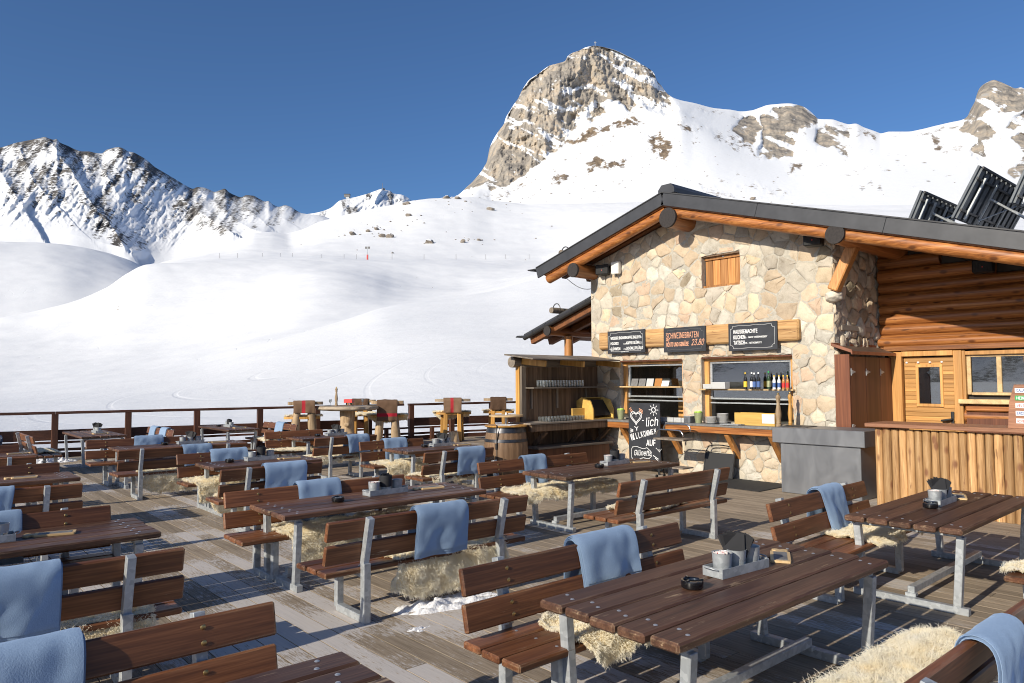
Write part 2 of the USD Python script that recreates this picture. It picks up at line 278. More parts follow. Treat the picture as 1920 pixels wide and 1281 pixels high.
M_glass = mat('clear_glass', {'f': ('fresnel', {'IOR': 1.5}), 'a': ('math', {'math_type': 'multiply_add', 'value2': 1.3, 'value3': .08}), 't': ('transparent_bsdf', {'color': (.90, .92, .92)}), 'd': ('translucent_bsdf', {'color': (.85, .88, .88)}), 'm0': ('mix_closure', {'fac': .16}), 'g': ('glossy_bsdf', {'color': (.95, .95, .95), 'roughness': .06}), 'm': ('mix_closure', {})},
    [('f.fac', 'a.value1'), ('a.value', 'm.fac'), ('t.BSDF', 'm0.closure1'), ('d.BSDF', 'm0.closure2'), ('m0.closure', 'm.closure1'), ('g.BSDF', 'm.closure2')], surface='m.closure')
M_pane = mat('window_pane', {'f': ('fresnel', {'IOR': 1.55}), 'a': ('math', {'math_type': 'multiply_add', 'value2': 1.5, 'value3': .16}), 't': ('transparent_bsdf', {'color': (.55, .60, .62)}), 'g': ('glossy_bsdf', {'color': (.9, .9, .9), 'roughness': .015}), 'm': ('mix_closure', {})},
    [('f.fac', 'a.value1'), ('a.value', 'm.fac'), ('t.BSDF', 'm.closure1'), ('g.BSDF', 'm.closure2')], surface='m.closure')
M_bottle = plain('dark_bottle_glass', (.012, .010, .006), .06, spec=.8)
M_bottlegreen = plain('green_bottle_glass', (.02, .045, .012), .06, spec=.8)
M_sauce = plain('amber_sauce', (.40, .18, .05), .15)
M_yellowlabel = plain('yellow_label', (.75, .50, .04), .5)
M_bluelabel = plain('blue_label', (.06, .12, .30), .5)
M_plasticbox = mat('milky_plastic', {'p': ('principled_bsdf', {'base_color': (.72, .72, .70), 'roughness': .3}), 't': ('translucent_bsdf', {'color': (.7, .7, .7)}), 'm': ('mix_closure', {'fac': .4})}, [('p.BSDF', 'm.closure1'), ('t.BSDF', 'm.closure2')], surface='m.closure')
# ---------------------------------------------------------------- the land: snowfields and mountains, surveyed as bearings, elevations and distances from the terrace
def sight(x, y):
    """Direction of a survey reading (in units of 1/1364 of a radian, 960 and 640.5 straight ahead), scaled to horizontal length 1."""
    d = ((np.asarray(x, float)-960)/1363.87)[..., None]*_r + ((640.5-np.asarray(y, float))/1363.87)[..., None]*_u + _f
    return d/np.hypot(d[..., 0], d[..., 1])[..., None]
from scipy.interpolate import PchipInterpolator
class Land:
    """A sheet of terrain drawn through survey lines, each line a list of (bearing x, elevation y, distance r), from near to far."""
    def __init__(s, lines, xs, per):
        s.xs = xs; ys, rs = [], []
        for ln in lines:
            a = np.array(ln, float)
            ys.append(PchipInterpolator(a[:, 0], a[:, 1])(np.clip(xs, a[0, 0], a[-1, 0]))); rs.append(PchipInterpolator(a[:, 0], a[:, 2])(np.clip(xs, a[0, 0], a[-1, 0])))
        ys, rs = np.array(ys), np.array(rs); k = np.arange(len(lines)); t = np.concatenate([np.linspace(i, i+1, n, endpoint=False) for i, n in enumerate(per)] + [[len(lines)-1]])
        s.y, s.r, s.t = PchipInterpolator(k, ys)(t), PchipInterpolator(k, rs)(t), np.broadcast_to(t[:, None], (len(t), len(xs)))
        s.x = np.broadcast_to(xs, s.y.shape)
    def points(s): return EYE + sight(s.x, s.y)*s.r[..., None]
    def at(s, x, y):
        """The first point of the sheet that a reading meets."""
        i = np.argmin(abs(s.xs-x)); col = s.y[:, i]
        for k in range(len(col)-1):
            if (col[k]-y)*(col[k+1]-y) <= 0 and col[k+1] < col[k]:
                u = (y-col[k])/(col[k+1]-col[k]-1e-9); r = s.r[k, i]+u*(s.r[k+1, i]-s.r[k, i]); return EYE + sight(x, y)*r
        return None
def sheet(name, land, P, m, attrs=None):
    n, k = land.y.shape
    prim = obj(name, (P.reshape(-1, 3), grid_faces(n, k)[:, ::-1]), m, smooth=True, kind='structure')
    for a, v in (attrs or {}).items():
        UsdGeom.PrimvarsAPI(prim).CreatePrimvar(a, Sdf.ValueTypeNames.FloatArray, 'vertex').Set(Vt.FloatArray.FromNumpy(np.asarray(v, np.float32).ravel()))
    return prim

def snow_nodes(scale=1.0):
    return ({'g': ('geometry', {}), 's1': ('noise_texture', {'scale': .05*scale, 'detail': 8.0, 'roughness': .55}), 's2': ('noise_texture', {'scale': .9*scale, 'detail': 5.0, 'roughness': .6}),
             'mt': ('mapping', {'scale': (.06*scale, .25*scale, .2*scale), 'rotation': (0, 0, .5)}), 's3': ('noise_texture', {'scale': 1.0, 'detail': 6.0, 'distortion': 2.0}), 's4': ('noise_texture', {'scale': .22*scale, 'detail': 9.0, 'roughness': .72, 'distortion': .6}), 'b4': ('bump', {'strength': .30, 'distance': .30/scale}), 'tm': ('mapping', {'scale': (.010*scale, .016*scale, 0.0), 'rotation': (0, 0, .9)}), 'tn': ('noise_texture', {'scale': 1.0, 'detail': 1.0, 'distortion': .8}), 'tk': ('math', {'math_type': 'multiply', 'value2': 34.0}), 'tf': ('math', {'math_type': 'pingpong', 'value2': .5}), 'tr': ('rgb_ramp', {'ramp': [(.0, (0, 0, 0)), (.022, (.0, .0, .0)), (.05, (1, 1, 1))]}), 'tq': ('noise_texture', {'scale': .02*scale, 'detail': 2.0}), 'ts': ('rgb_ramp', {'ramp': [(.50, (0, 0, 0)), (.60, (.55, .55, .55))]}), 'b5': ('bump', {'strength': .4, 'distance': .07/scale}),
             'b1': ('bump', {'strength': .40, 'distance': .9/scale}), 'b2': ('bump', {'strength': .22, 'distance': .08/scale}), 'b3': ('bump', {'strength': .25, 'distance': .45/scale}),
             'sr': ('rgb_ramp', {'ramp': [(.3, (.72, .73, .74)), (.7, (.78, .785, .785))]})},
            [('g.position', 's1.vector'), ('g.position', 's2.vector'), ('g.position', 'mt.vector'), ('mt.vector', 's3.vector'), ('s1.fac', 'b1.height'), ('s2.fac', 'b2.height'), ('s3.fac', 'b3.height'),
             ('g.position', 's4.vector'), ('s4.fac', 'b4.height'), ('b1.normal', 'b3.normal'), ('g.position', 'tm.vector'), ('tm.vector', 'tn.vector'), ('tn.fac', 'tk.value1'), ('tk.value', 'tf.value1'), ('tf.value', 'tr.fac'), ('tr.color', 'b5.height'), ('g.position', 'tq.vector'), ('tq.fac', 'ts.fac'), ('ts.color', 'b5.strength'), ('b3.normal', 'b4.normal'), ('b4.normal', 'b5.normal'), ('b5.normal', 'b2.normal'), ('s1.fac', 'sr.fac')])
n_, l_ = snow_nodes(); n_['p'] = ('principled_bsdf', {'roughness': .7, 'specular_ior_level': .25})
M_snow = mat('snow', n_, l_ + [('sr.color', 'p.base_color'), ('b2.normal', 'p.normal')])
def mountain_mat(name, ramp, scale, bumpd, streak):
    n = {'g': ('geometry', {}), 'a': ('attribute', {'attribute': 'rock'}), 'n1': ('noise_texture', {'scale': scale, 'detail': 9.0, 'roughness': .68}), 'n2': ('noise_texture', {'scale': scale*5, 'detail': 6.0, 'roughness': .6}),
         'mv': ('mapping', {'scale': streak}), 'n3': ('noise_texture', {'scale': 1.0, 'detail': 5.0, 'distortion': .5}), 'mx': ('mix_float', {'fac': .42}), 'mx2': ('mix_float', {'fac': .4}),
         'r': ('rgb_ramp', {'ramp': ramp}), 'b': ('bump', {'strength': 1.0, 'distance': bumpd}), 'sn': ('noise_texture', {'scale': scale*4.5, 'detail': 8.0, 'roughness': .75}),
         'ad': ('math', {'math_type': 'add'}), 'sc': ('math', {'math_type': 'multiply_add', 'value2': 1.7, 'value3': -.85}), 'th': ('rgb_ramp', {'ramp': [(.44, (0, 0, 0)), (.56, (1, 1, 1))]}),
         'x': ('mix_color', {'a': (.76, .77, .78)}), 'ea': ('attribute', {'attribute': 'earth'}), 'er': ('rgb_ramp', {'ramp': [(.38, (.085, .058, .036)), (.6, (.23, .165, .105))]}), 'em': ('mix_color', {}), 'bs': ('mix_float', {'a': .15, 'b': 1.0}), 'p': ('principled_bsdf', {'roughness': .85, 'specular_ior_level': .15})}
    l = [('g.position', 'n1.vector'), ('g.position', 'n2.vector'), ('g.position', 'mv.vector'), ('mv.vector', 'n3.vector'), ('g.position', 'sn.vector'), ('n1.fac', 'mx.a'), ('n3.fac', 'mx.b'), ('mx.result', 'mx2.a'), ('n2.fac', 'mx2.b'),
         ('mx.result', 'r.fac'), ('mx2.result', 'b.height'), ('sn.fac', 'sc.value1'), ('sc.value', 'ad.value1'), ('a.fac', 'ad.value2'), ('ad.value', 'th.fac'), ('th.color', 'x.fac'), ('n2.fac', 'er.fac'), ('ea.fac', 'em.fac'), ('r.color', 'em.a'), ('er.color', 'em.b'), ('em.result', 'x.b'), ('x.result', 'p.base_color'),
         ('th.color', 'bs.fac'), ('bs.result', 'b.strength'), ('b.normal', 'p.normal')]
    return mat(name, n, l)
M_peak = mountain_mat('tan_limestone_and_snow', [(.36, (.13, .118, .105)), (.45, (.245, .220, .190)), (.51, (.335, .298, .248)), (.57, (.43, .355, .270)), (.65, (.39, .370, .335))], .024, 9.0, (.03, .03, .006))
M_range = mountain_mat('dark_rock_and_snow', [(.36, (.030, .029, .030)), (.5, (.080, .073, .067)), (.64, (.15, .135, .115))], .02, 7.0, (.02, .02, .02))
M_boulder = mat('boulder_rock', {'t': ('texture_coordinate', {}), 'g': ('geometry', {}), 'n': ('noise_texture', {'scale': 1.1, 'detail': 7.0, 'roughness': .65}), 'r': ('rgb_ramp', {'ramp': [(.3, (.10, .085, .07)), (.5, (.22, .185, .15)), (.7, (.36, .31, .25))]}),
    'b': ('bump', {'strength': .8, 'distance': .6}), 's': ('separate_xyz', {}), 'ad': ('math', {'math_type': 'multiply_add', 'value2': .5}), 'th': ('rgb_ramp', {'ramp': [(.93, (0, 0, 0)), (.99, (1, 1, 1))]}), 'x': ('mix_color', {'b': (.82, .83, .84)}), 'p': ('principled_bsdf', {'roughness': .9})},
    [('t.object', 'n.vector'), ('n.fac', 'r.fac'), ('n.fac', 'b.height'), ('g.normal', 's.vector'), ('n.fac', 'ad.value1'), ('s.z', 'ad.value3'), ('ad.value', 'th.fac'), ('th.color', 'x.fac'), ('r.color', 'x.a'), ('x.result', 'p.base_color'), ('b.normal', 'p.normal')])

# near snowfield: rolling ground from under the terrace up to the first skyline
XS = np.concatenate([np.linspace(-1500, -120, 60), np.arange(-112, 2040, 5.0), np.linspace(2050, 4200, 70)])
E1, E2 = -1500, 4200
L0 = [(E1, 1030, 16), (0, 1020, 17), (960, 1020, 17), (E2, 1030, 16)]
L0b = [(E1, 845, 31), (0, 842, 31), (960, 850, 29), (E2, 845, 31)]
L1 = [(E1, 790, 62), (0, 762, 62), (260, 742, 62), (480, 714, 62), (640, 690, 62), (780, 666, 62), (1000, 640, 66), (1300, 610, 75), (1700, 590, 80), (E2, 600, 80)]
LC = [(E1, 770, 100), (-300, 757, 100), (0, 737, 110), (130, 722, 112), (260, 702, 115), (370, 681, 118), (480, 650, 120), (560, 626, 122), (640, 602, 126), (720, 577, 130), (780, 567, 135), (860, 558, 140), (930, 545, 148), (1000, 526, 155), (1060, 510, 160), (1200, 494, 175), (1500, 478, 200), (2000, 470, 200), (E2, 480, 200)]
LD = [(E1, 767, 140), (-300, 753, 150), (0, 733, 160), (130, 718, 162), (260, 699, 165), (370, 678, 166), (480, 648, 168), (560, 629, 172), (640, 611, 180), (720, 593, 186), (780, 582, 190), (860, 566, 196), (930, 549, 200), (1000, 526, 205), (1060, 508, 208), (1200, 488, 212), (1500, 470, 235), (2000, 462, 240), (E2, 472, 240)]
LM = [(E1, 720, 250), (-300, 690, 270), (0, 667, 285), (130, 652, 285), (260, 622, 290), (370, 597, 292), (480, 564, 296), (560, 538, 298), (640, 527, 303), (700, 532, 310), (740, 538, 317), (780, 541, 322), (860, 540, 326), (930, 528, 326), (1000, 513, 326), (1200, 474, 330), (1500, 455, 330), (2000, 445, 330), (E2, 460, 330)]
LE = [(E1, 690, 400), (-300, 640, 420), (0, 597, 430), (130, 569, 430), (200, 541, 430), (240, 514, 431), (275, 498, 432), (370, 492, 432), (480, 488, 432), (560, 487, 432), (640, 488, 434), (780, 492, 438), (860, 494, 440), (1000, 498, 445), (1200, 456, 450), (1500, 440, 450), (2000, 430, 450), (E2, 450, 450)]
LF = [(E1, 692, 480), (-300, 645, 500), (0, 604, 510), (130, 576, 510), (200, 548, 510), (240, 521, 509), (275, 502, 508), (370, 489, 506), (480, 484, 504), (640, 483, 504), (780, 485, 506), (1000, 489, 510), (1200, 446, 520), (1500, 430, 520), (2000, 422, 520), (E2, 445, 520)]
LG = [(E1, 690, 800), (-300, 640, 800), (0, 612, 800), (130, 584, 800), (200, 560, 800), (260, 508, 800), (320, 489, 800), (380, 474, 810), (420, 463, 820), (455, 446, 840), (480, 437, 850), (505, 436, 850), (540, 440, 850), (570, 430, 850), (600, 416, 850), (640, 405, 850), (700, 391, 855), (740, 384, 860), (780, 376, 860), (830, 372, 870), (870, 370, 880), (930, 378, 880), (1000, 384, 870), (1200, 380, 850), (1500, 385, 850), (2000, 385, 850), (E2, 420, 850)]
LH = [(E1, 700, 950), (0, 625, 950), (260, 522, 950), (480, 452, 1000), (700, 406, 1000), (870, 390, 1040), (930, 400, 1000), (1200, 402, 1000), (2000, 402, 1000), (E2, 440, 1000)]
near = Land([L0, L0b, L1, LC, LD, LM, LE, LF, LG, LH], XS, [8, 14, 26, 20, 34, 34, 16, 40, 16])
P_ = near.points(); R_ = near.r
roll = fbm(P_*[.02, .02, .0] , 4, 3)*np.clip(R_-40, 0, 400)*.0030 + fbm(P_*[.09, .09, 0], 3, 5)*np.clip(R_-30, 0, 200)*.0012
P_[..., 2] += roll
sheet('snowfield', near, P_, M_snow)

# the snow plain all around, to the horizon
ang = np.linspace(0, 2*np.pi, 97)[:-1]; rad = np.array([0.5, 12, 40, 90, 200, 500, 1200, 3000, 9000, 30000])
v = np.array([(r*math.cos(a), r*math.sin(a), -5.0 - .0*r) for r in rad for a in ang]); f = []
for i in range(len(rad)-1):
    for j in range(96): k = (j+1) % 96; f.append((i*96+j, (i+1)*96+j, (i+1)*96+k, i*96+k))
obj('snow_plain', (v, np.array(f)), M_snow, smooth=True, kind='structure')

# rounded hill at the left
XL_ = np.concatenate([np.linspace(-900, -130, 20), np.arange(-120, 340, 5.0)])
hill = Land([[(-900, 690, 620), (340, 640, 620)], [(-900, 560, 800), (0, 540, 800), (120, 528, 810), (200, 535, 820), (340, 570, 820)],
             [(-900, 430, 1000), (-300, 438, 1000), (0, 453, 1000), (75, 455, 1000), (150, 463, 1010), (200, 474, 1020), (240, 487, 1030), (261, 497, 1035), (340, 535, 1040)],
             [(-900, 450, 1150), (0, 470, 1150), (261, 515, 1150), (340, 550, 1150)]], XL_, [16, 50, 20])
P_ = hill.points(); P_[..., 2] += fbm(P_*[.012, .012, 0], 4, 9)*2.0
sheet('snow_hill', hill, P_, M_snow)

def smooth(a, b, x): t = np.clip((x-a)/(b-a), 0, 1); return t*t*(3-2*t)
def seg_dist(x, y, pts):
    """Distance to a polyline of the survey, and on which side (positive to its right)."""
    best = np.full(x.shape, 1e9); side = np.zeros(x.shape); pos = np.zeros(x.shape)
    tot = sum(math.dist(a, b) for a, b in zip(pts, pts[1:])); run = 0
    for (ax, ay), (bx, by) in zip(pts, pts[1:]):
        L = math.dist((ax, ay), (bx, by)); t = np.clip(((x-ax)*(bx-ax)+(y-ay)*(by-ay))/L**2, 0, 1)
        dx, dy = x-ax-t*(bx-ax), y-ay-t*(by-ay); d = np.hypot(dx, dy); s = np.sign((bx-ax)*(y-ay)-(by-ay)*(x-ax))
        k = d < best; best = np.where(k, d, best); side = np.where(k, -s, side); pos = np.where(k, (run+t*L)/tot, pos); run += L
    return best, side, pos
def ridged(p, o=4, seed=0):
    s = 0; a = 1.0
    for i in range(o): s = s + a*(1-2*abs(noise3(p*2**i, seed+i))); a *= .5
    return s/(2-.5**(o-1))

# the dark craggy range at the left
SKY_L = [(-700, 330), (-300, 300), (-150, 297), (-60, 284), (0, 277), (30, 268), (55, 263), (75, 259), (84, 257), (92, 260), (101, 262), (106, 261), (112, 267), (128, 274), (140, 280), (155, 284), (165, 284), (180, 287), (190, 288), (200, 281), (210, 278), (222, 276), (232, 279), (240, 284), (250, 286), (262, 292), (275, 300), (290, 313), (305, 322), (320, 331), (335, 340), (350, 349), (362, 354), (370, 351), (382, 352), (395, 357), (402, 360), (412, 357), (421, 354), (430, 361), (440, 366), (452, 370), (462, 366), (474, 367), (488, 374), (497, 378), (503, 377), (512, 384), (523, 388), (534, 385), (545, 388), (556, 395), (566, 400), (580, 402), (600, 404), (640, 420), (700, 440), (800, 470)]
XR = np.concatenate([np.linspace(-700, -130, 40), np.arange(-126, 700, 1.5), np.linspace(704, 800, 12)])
rng_l = Land([[(-700, 600, 1180), (0, 560, 1180), (300, 530, 1180), (800, 520, 1180)], [(-700, 470, 1450), (0, 440, 1450), (120, 440, 1450), (240, 468, 1450), (320, 478, 1450), (430, 440, 1500), (520, 425, 1550), (620, 425, 1600), (800, 480, 1600)],
              [(x, y, 2400+(0 if x < 300 else (x-300)*1.2)) for x, y in SKY_L], [(x, y+90, 2750+(0 if x < 300 else (x-300)*1.2)) for x, y in SKY_L]], XR, [26, 150, 14])
X_, Y_ = rng_l.x, rng_l.y; up = np.clip(rng_l.t-1, 0, 1)      # 0 at the foot of the face, 1 at the crest
face = np.clip(rng_l.t, 0, 1)*np.clip(3-rng_l.t, 0, 1)
RIBS = [([(90, 258), (118, 300), (150, 345), (185, 395), (215, 430), (243, 470)], 95, 60, 26), ([(222, 276), (262, 312), (320, 352), (365, 392), (430, 432)], 90, 55, 24), ([(366, 350), (405, 380), (450, 418), (500, 440)], 60, 34, 16),
        ([(-20, 285), (10, 335), (38, 380)], 70, 60, 16), ([(425, 355), (455, 385), (500, 420)], 45, 24, 13), ([(470, 366), (500, 392), (540, 415)], 40, 22, 12), ([(30, 270), (50, 310), (68, 345), (95, 372)], 40, 34, 14), ([(165, 284), (205, 340), (240, 390)], 34, 26, 14), ([(295, 316), (350, 366), (400, 402)], 30, 24, 12)]
dr = np.zeros(X_.shape); ribm = np.zeros(X_.shape)
wob = fbm(np.stack([X_*.03, Y_*.03, 0*X_], -1), 3, 21)*9
for pts, A, wl, wr in RIBS:
    d, s, pos = seg_dist(X_+wob, Y_+wob*.6, pts)
    prof = np.where(s < 0, np.exp(-d/wl), np.exp(-d/wr)); fade = 1-.35*pos
    dr -= 1.9*A*prof*fade; ribm = np.maximum(ribm, np.where(s < 0, np.exp(-(d/26)**2), np.exp(-(d/40)**2))*(1-.2*pos))
rot = np.stack([(X_*.77+Y_*.64)*.055, (X_*.64-Y_*.77)*.022, 0*X_], -1)
dr -= 24*ridged(rot*1.0, 4, 31)*smooth(0.02, .35, up) + 9*ridged(rot*3.1, 3, 37)*smooth(.0, .3, up)
rng_l.r = rng_l.r + dr*face*np.where(rng_l.t > 2, .6, 1)*(1-.35*smooth(.9, 1, up))
crest = np.exp(-((1-up)/.20)**2)*(rng_l.t <= 2.6)
spk = fbm(np.stack([(X_*.8+Y_*.6)*.085, (X_*.6-Y_*.8)*.035, 0*X_], -1), 5, 41)*1.9
rock = np.clip(.46*ribm + .42*crest + .10*smooth(.15, .6, up) + .30*spk - .10, -.3, 1)
for px, py, sx, sy, a in [(215, 440, 30, 34, .34), (75, 320, 45, 40, .22), (100, 350, 30, 34, .24), (170, 400, 40, 40, .22), (140, 460, 35, 12, .22), (370, 410, 40, 30, .25), (20, 355, 20, 30, .30), (250, 330, 26, 34, .16), (400, 425, 26, 14, .2)]:
    rock += a*np.exp(-((X_-px)/sx)**2-((Y_-py)/sy)**2)
rock = np.where(up < .02, -.3, rock)
sheet('craggy_mountain_range', rng_l, rng_l.points(), M_range, {'rock': np.clip(.5*rock+.22, 0, 1)})

# the small peak with the lift station in the gap
SKY_M = [(480, 430), (540, 404), (580, 401), (605, 396), (620, 390), (638, 376), (650, 373), (665, 370), (690, 363), (704, 358), (714, 355), (722, 356), (731, 358), (738, 363), (752, 365), (762, 369), (774, 378), (800, 392), (850, 420)]
XM = np.arange(480, 850, 1.5)
mid = Land([[(480, 480, 2300), (850, 480, 2300)], [(480, 450, 2600), (650, 430, 2600), (850, 430, 2600)], [(x, y, 3700) for x, y in SKY_M], [(x, y+40, 4000) for x, y in SKY_M]], XM, [10, 70, 10])
X_, Y_ = mid.x, mid.y; up = np.clip(mid.t-1, 0, 1); face = np.clip(mid.t, 0, 1)*np.clip(3-mid.t, 0, 1)
q = np.stack([(X_*.75+Y_*.66)*.06, (X_*.66-Y_*.75)*.03, 0*X_], -1)
dr = -130*ridged(q, 4, 51); rd = np.zeros(X_.shape)
for pts, A, wl, wr in [([(716, 355), (700, 380), (660, 405), (630, 420)], 150, 30, 16), ([(735, 360), (760, 385), (770, 400)], 90, 20, 14)]:
    d, s, pos = seg_dist(X_, Y_, pts); dr -= A*np.where(s < 0, np.exp(-d/wl), np.exp(-d/wr)); rd = np.maximum(rd, np.exp(-(d/20)**2))
mid.r = mid.r + dr*face
rock = .26*rd + .2*smooth(.2, .7, up) + .5*fbm(np.stack([X_*.09, Y_*.06, 0*X_], -1), 5, 57)*1.8 - .12
sheet('distant_snowy_peak', mid, mid.points(), M_range, {'rock': np.clip(.5*rock+.2, 0, 1)})

# the great limestone peak and the snow ridge that runs from it to the right
SKY_R = [(790, 400), (830, 381), (850, 372), (866, 360), (874, 352), (884, 343), (893, 333), (902, 322), (908, 312), (913, 303), (915, 293), (917, 283), (919, 275), (923, 266), (929, 255), (937, 243), (945, 232), (948, 222), (956, 208), (964, 195), (972, 184), (977, 173), (984, 161), (992, 150), (1002, 143), (1010, 138), (1020, 130), (1031, 123), (1046, 119), (1060, 114), (1064, 106), (1072, 100), (1086, 95), (1098, 89), (1114, 86), (1130, 88), (1142, 91), (1150, 93), (1160, 97), (1176, 105), (1188, 111), (1200, 119), (1212, 126), (1222, 133), (1228, 141), (1231, 150), (1240, 161), (1246, 170), (1254, 178), (1264, 184), (1280, 189), (1300, 193), (1340, 203), (1370, 206), (1390, 209), (1410, 207), (1425, 202), (1440, 197), (1460, 195), (1478, 194), (1496, 197), (1508, 201), (1518, 208), (1528, 217), (1534, 223), (1560, 224), (1576, 229), (1592, 233), (1604, 232), (1620, 239), (1640, 246), (1652, 250), (1668, 247), (1684, 247), (1700, 247), (1730, 242), (1750, 237), (1780, 230), (1806, 224), (1814, 218), (1820, 205), (1828, 190), (1832, 176), (1838, 164), (1850, 155), (1864, 150), (1874, 153), (1890, 160), (1905, 166), (1914, 164), (1922, 167), (1960, 180), (2020, 200), (2150, 240), (2500, 330), (3200, 420)]
XP = np.concatenate([np.arange(790, 1330, 1.25), np.arange(1330, 1990, 1.7), np.linspace(1995, 3200, 60)])
FOOT = [(790, 420, 1000), (850, 392, 1050), (870, 370, 1180), (900, 357, 1250), (918, 357, 1260), (940, 349, 1270), (980, 334, 1290), (1010, 310, 1320), (1040, 288, 1360), (1062, 278, 1380), (1090, 252, 1420), (1110, 232, 1450), (1140, 213, 1480), (1170, 203, 1500), (1200, 206, 1500), (1235, 214, 1500), (1268, 206, 1510), (1300, 225, 1500), (1400, 290, 1400), (1500, 310, 1400), (1650, 300, 1450), (1800, 300, 1500), (1920, 290, 1500), (2200, 320, 1500), (3200, 450, 1300)]
TOP = lambda x: 1560 if x < 1000 else 1560+min((x-1000)/200, 1)*70+max(0, min((x-1270)/130, 1))*430
peak = Land([[(790, 470, 700), (870, 450, 720), (1000, 440, 720), (1300, 430, 720), (2000, 430, 720), (3200, 500, 720)], [(790, 440, 850), (870, 410, 900), (1000, 392, 950), (1300, 375, 950), (2000, 375, 950), (3200, 480, 950)], FOOT, [(x, y, TOP(x)) for x, y in SKY_R], [(x, y+70, TOP(x)+420) for x, y in SKY_R]], XP, [8, 70, 150, 12])
X_, Y_, T_ = peak.x, peak.y, peak.t
import shapely
def poly_mask(pts, soft, seed, fray=8):
    g = Polygon(pts).buffer(0); shapely.prepare(g)
    fx = X_ + fray*fbm(np.stack([X_*.05, Y_*.05, 0*X_], -1), 4, seed); fy = Y_ + fray*fbm(np.stack([X_*.05, Y_*.05, 0*X_+9], -1), 4, seed+3)
    out = np.zeros(X_.shape); x0, y0, x1, y1 = g.bounds; k = (fx > x0-20) & (fx < x1+20) & (fy > y0-20) & (fy < y1+20) & (T_ <= 3.02)
    p = shapely.points(fx[k], fy[k]); d = np.where(shapely.contains(g, p), shapely.distance(g.boundary, p), -shapely.distance(g, p))
    out[k] = smooth(-soft, soft, d); return out
CLIFF = [(868, 362), (893, 330), (912, 290), (945, 228), (985, 157), (1035, 118), (1064, 100), (1098, 86), (1130, 85), (1165, 97), (1215, 124), (1232, 148), (1254, 176), (1270, 206), (1248, 214), (1225, 206), (1200, 196), (1183, 206), (1160, 192), (1140, 186), (1128, 190), (1137, 212), (1112, 230), (1090, 236), (1070, 250), (1062, 262), (1040, 284), (1012, 308), (985, 330), (950, 347), (922, 358), (908, 346)]
m_cliff = poly_mask(CLIFF, 4, 61, 7)
CRAGS = [([(1376, 240), (1392, 220), (1418, 217), (1426, 240), (1412, 262), (1416, 272), (1400, 270), (1380, 252)], 1.0), ([(1425, 240), (1430, 214), (1452, 205), (1500, 197), (1530, 220), (1536, 230), (1500, 236), (1494, 250), (1478, 246), (1470, 252), (1488, 268), (1486, 296), (1466, 296), (1450, 292), (1440, 296), (1424, 288), (1428, 262)], 1.0),
         ([(1532, 238), (1556, 234), (1588, 244), (1596, 262), (1612, 268), (1590, 276), (1590, 294), (1574, 280), (1552, 282), (1528, 264)], .8), ([(1808, 226), (1820, 200), (1834, 166), (1864, 148), (1892, 160), (1925, 165), (1930, 205), (1880, 208), (1852, 214), (1826, 222)], 1.0), ([(1812, 226), (1846, 218), (1852, 234), (1870, 246), (1862, 258), (1846, 268), (1852, 292), (1822, 294), (1836, 262), (1808, 250), (1790, 244)], .85),
         ([(1885, 240), (1910, 212), (1935, 205), (1935, 238), (1908, 240)], .9), ([(1900, 260), (1935, 245), (1935, 300), (1915, 280)], .8), ([(1896, 312), (1925, 292), (1930, 330), (1900, 340), (1888, 326)], .7)]
m_crag = np.zeros(X_.shape)
for pts, a in CRAGS: m_crag = np.maximum(m_crag, a*poly_mask(pts, 4, 71, 9))
BROWN = [([(1078, 252), (1110, 238), (1160, 228), (1196, 222), (1212, 234), (1180, 240), (1140, 244), (1120, 256), (1100, 268), (1062, 272), (1046, 288), (1030, 286)], .62), ([(1215, 250), (1240, 242), (1260, 268), (1250, 290), (1232, 306), (1222, 280)], .58), ([(1100, 300), (1130, 292), (1180, 300), (1170, 316), (1120, 320), (1098, 336)], .56), ([(1040, 322), (1075, 318), (1060, 348), (1030, 346)], .48),
         ([(1260, 222), (1320, 232), (1300, 250), (1270, 240)], .45), ([(1320, 232), (1400, 262), (1440, 300), (1400, 290), (1340, 256)], .38), ([(1480, 310), (1505, 308), (1500, 328), (1476, 322)], .55), ([(1610, 250), (1640, 252), (1630, 264), (1608, 262)], .5), ([(1740, 250), (1765, 246), (1775, 290), (1760, 300), (1745, 270)], .45), ([(1290, 196), (1340, 205), (1400, 212), (1400, 218), (1330, 212)], .4), ([(1540, 232), (1600, 238), (1660, 250), (1650, 262), (1590, 250)], .42), ([(1660, 255), (1800, 235), (1790, 250), (1690, 262)], .36), ([(866, 376), (920, 360), (1000, 330), (1010, 338), (930, 372), (880, 384)], .42), ([(1270, 330), (1330, 345), (1400, 372), (1420, 390), (1330, 372)], .3), ([(1400, 340), (1480, 360), (1470, 376), (1380, 352)], .33)]
m_br = np.zeros(X_.shape)
for pts, a in BROWN: m_br = np.maximum(m_br, a*poly_mask(pts, 9, 81, 10))
rk = np.maximum(m_cliff, m_crag); px_ = np.stack([X_, Y_, 0*X_], -1)
dr = -rk*(26*(ridged(px_*[.028, .018, 0], 4, 91)-.75) + 8*(ridged(px_*[.075, .05, 0], 4, 93)-.6) + 6*fbm(np.stack([X_*.20+Y_*.08, Y_*.16-X_*.08, 0*X_], -1), 3, 95)) - 16*m_br*fbm(px_*[.1, .1, 0], 4, 97) - 26*m_crag
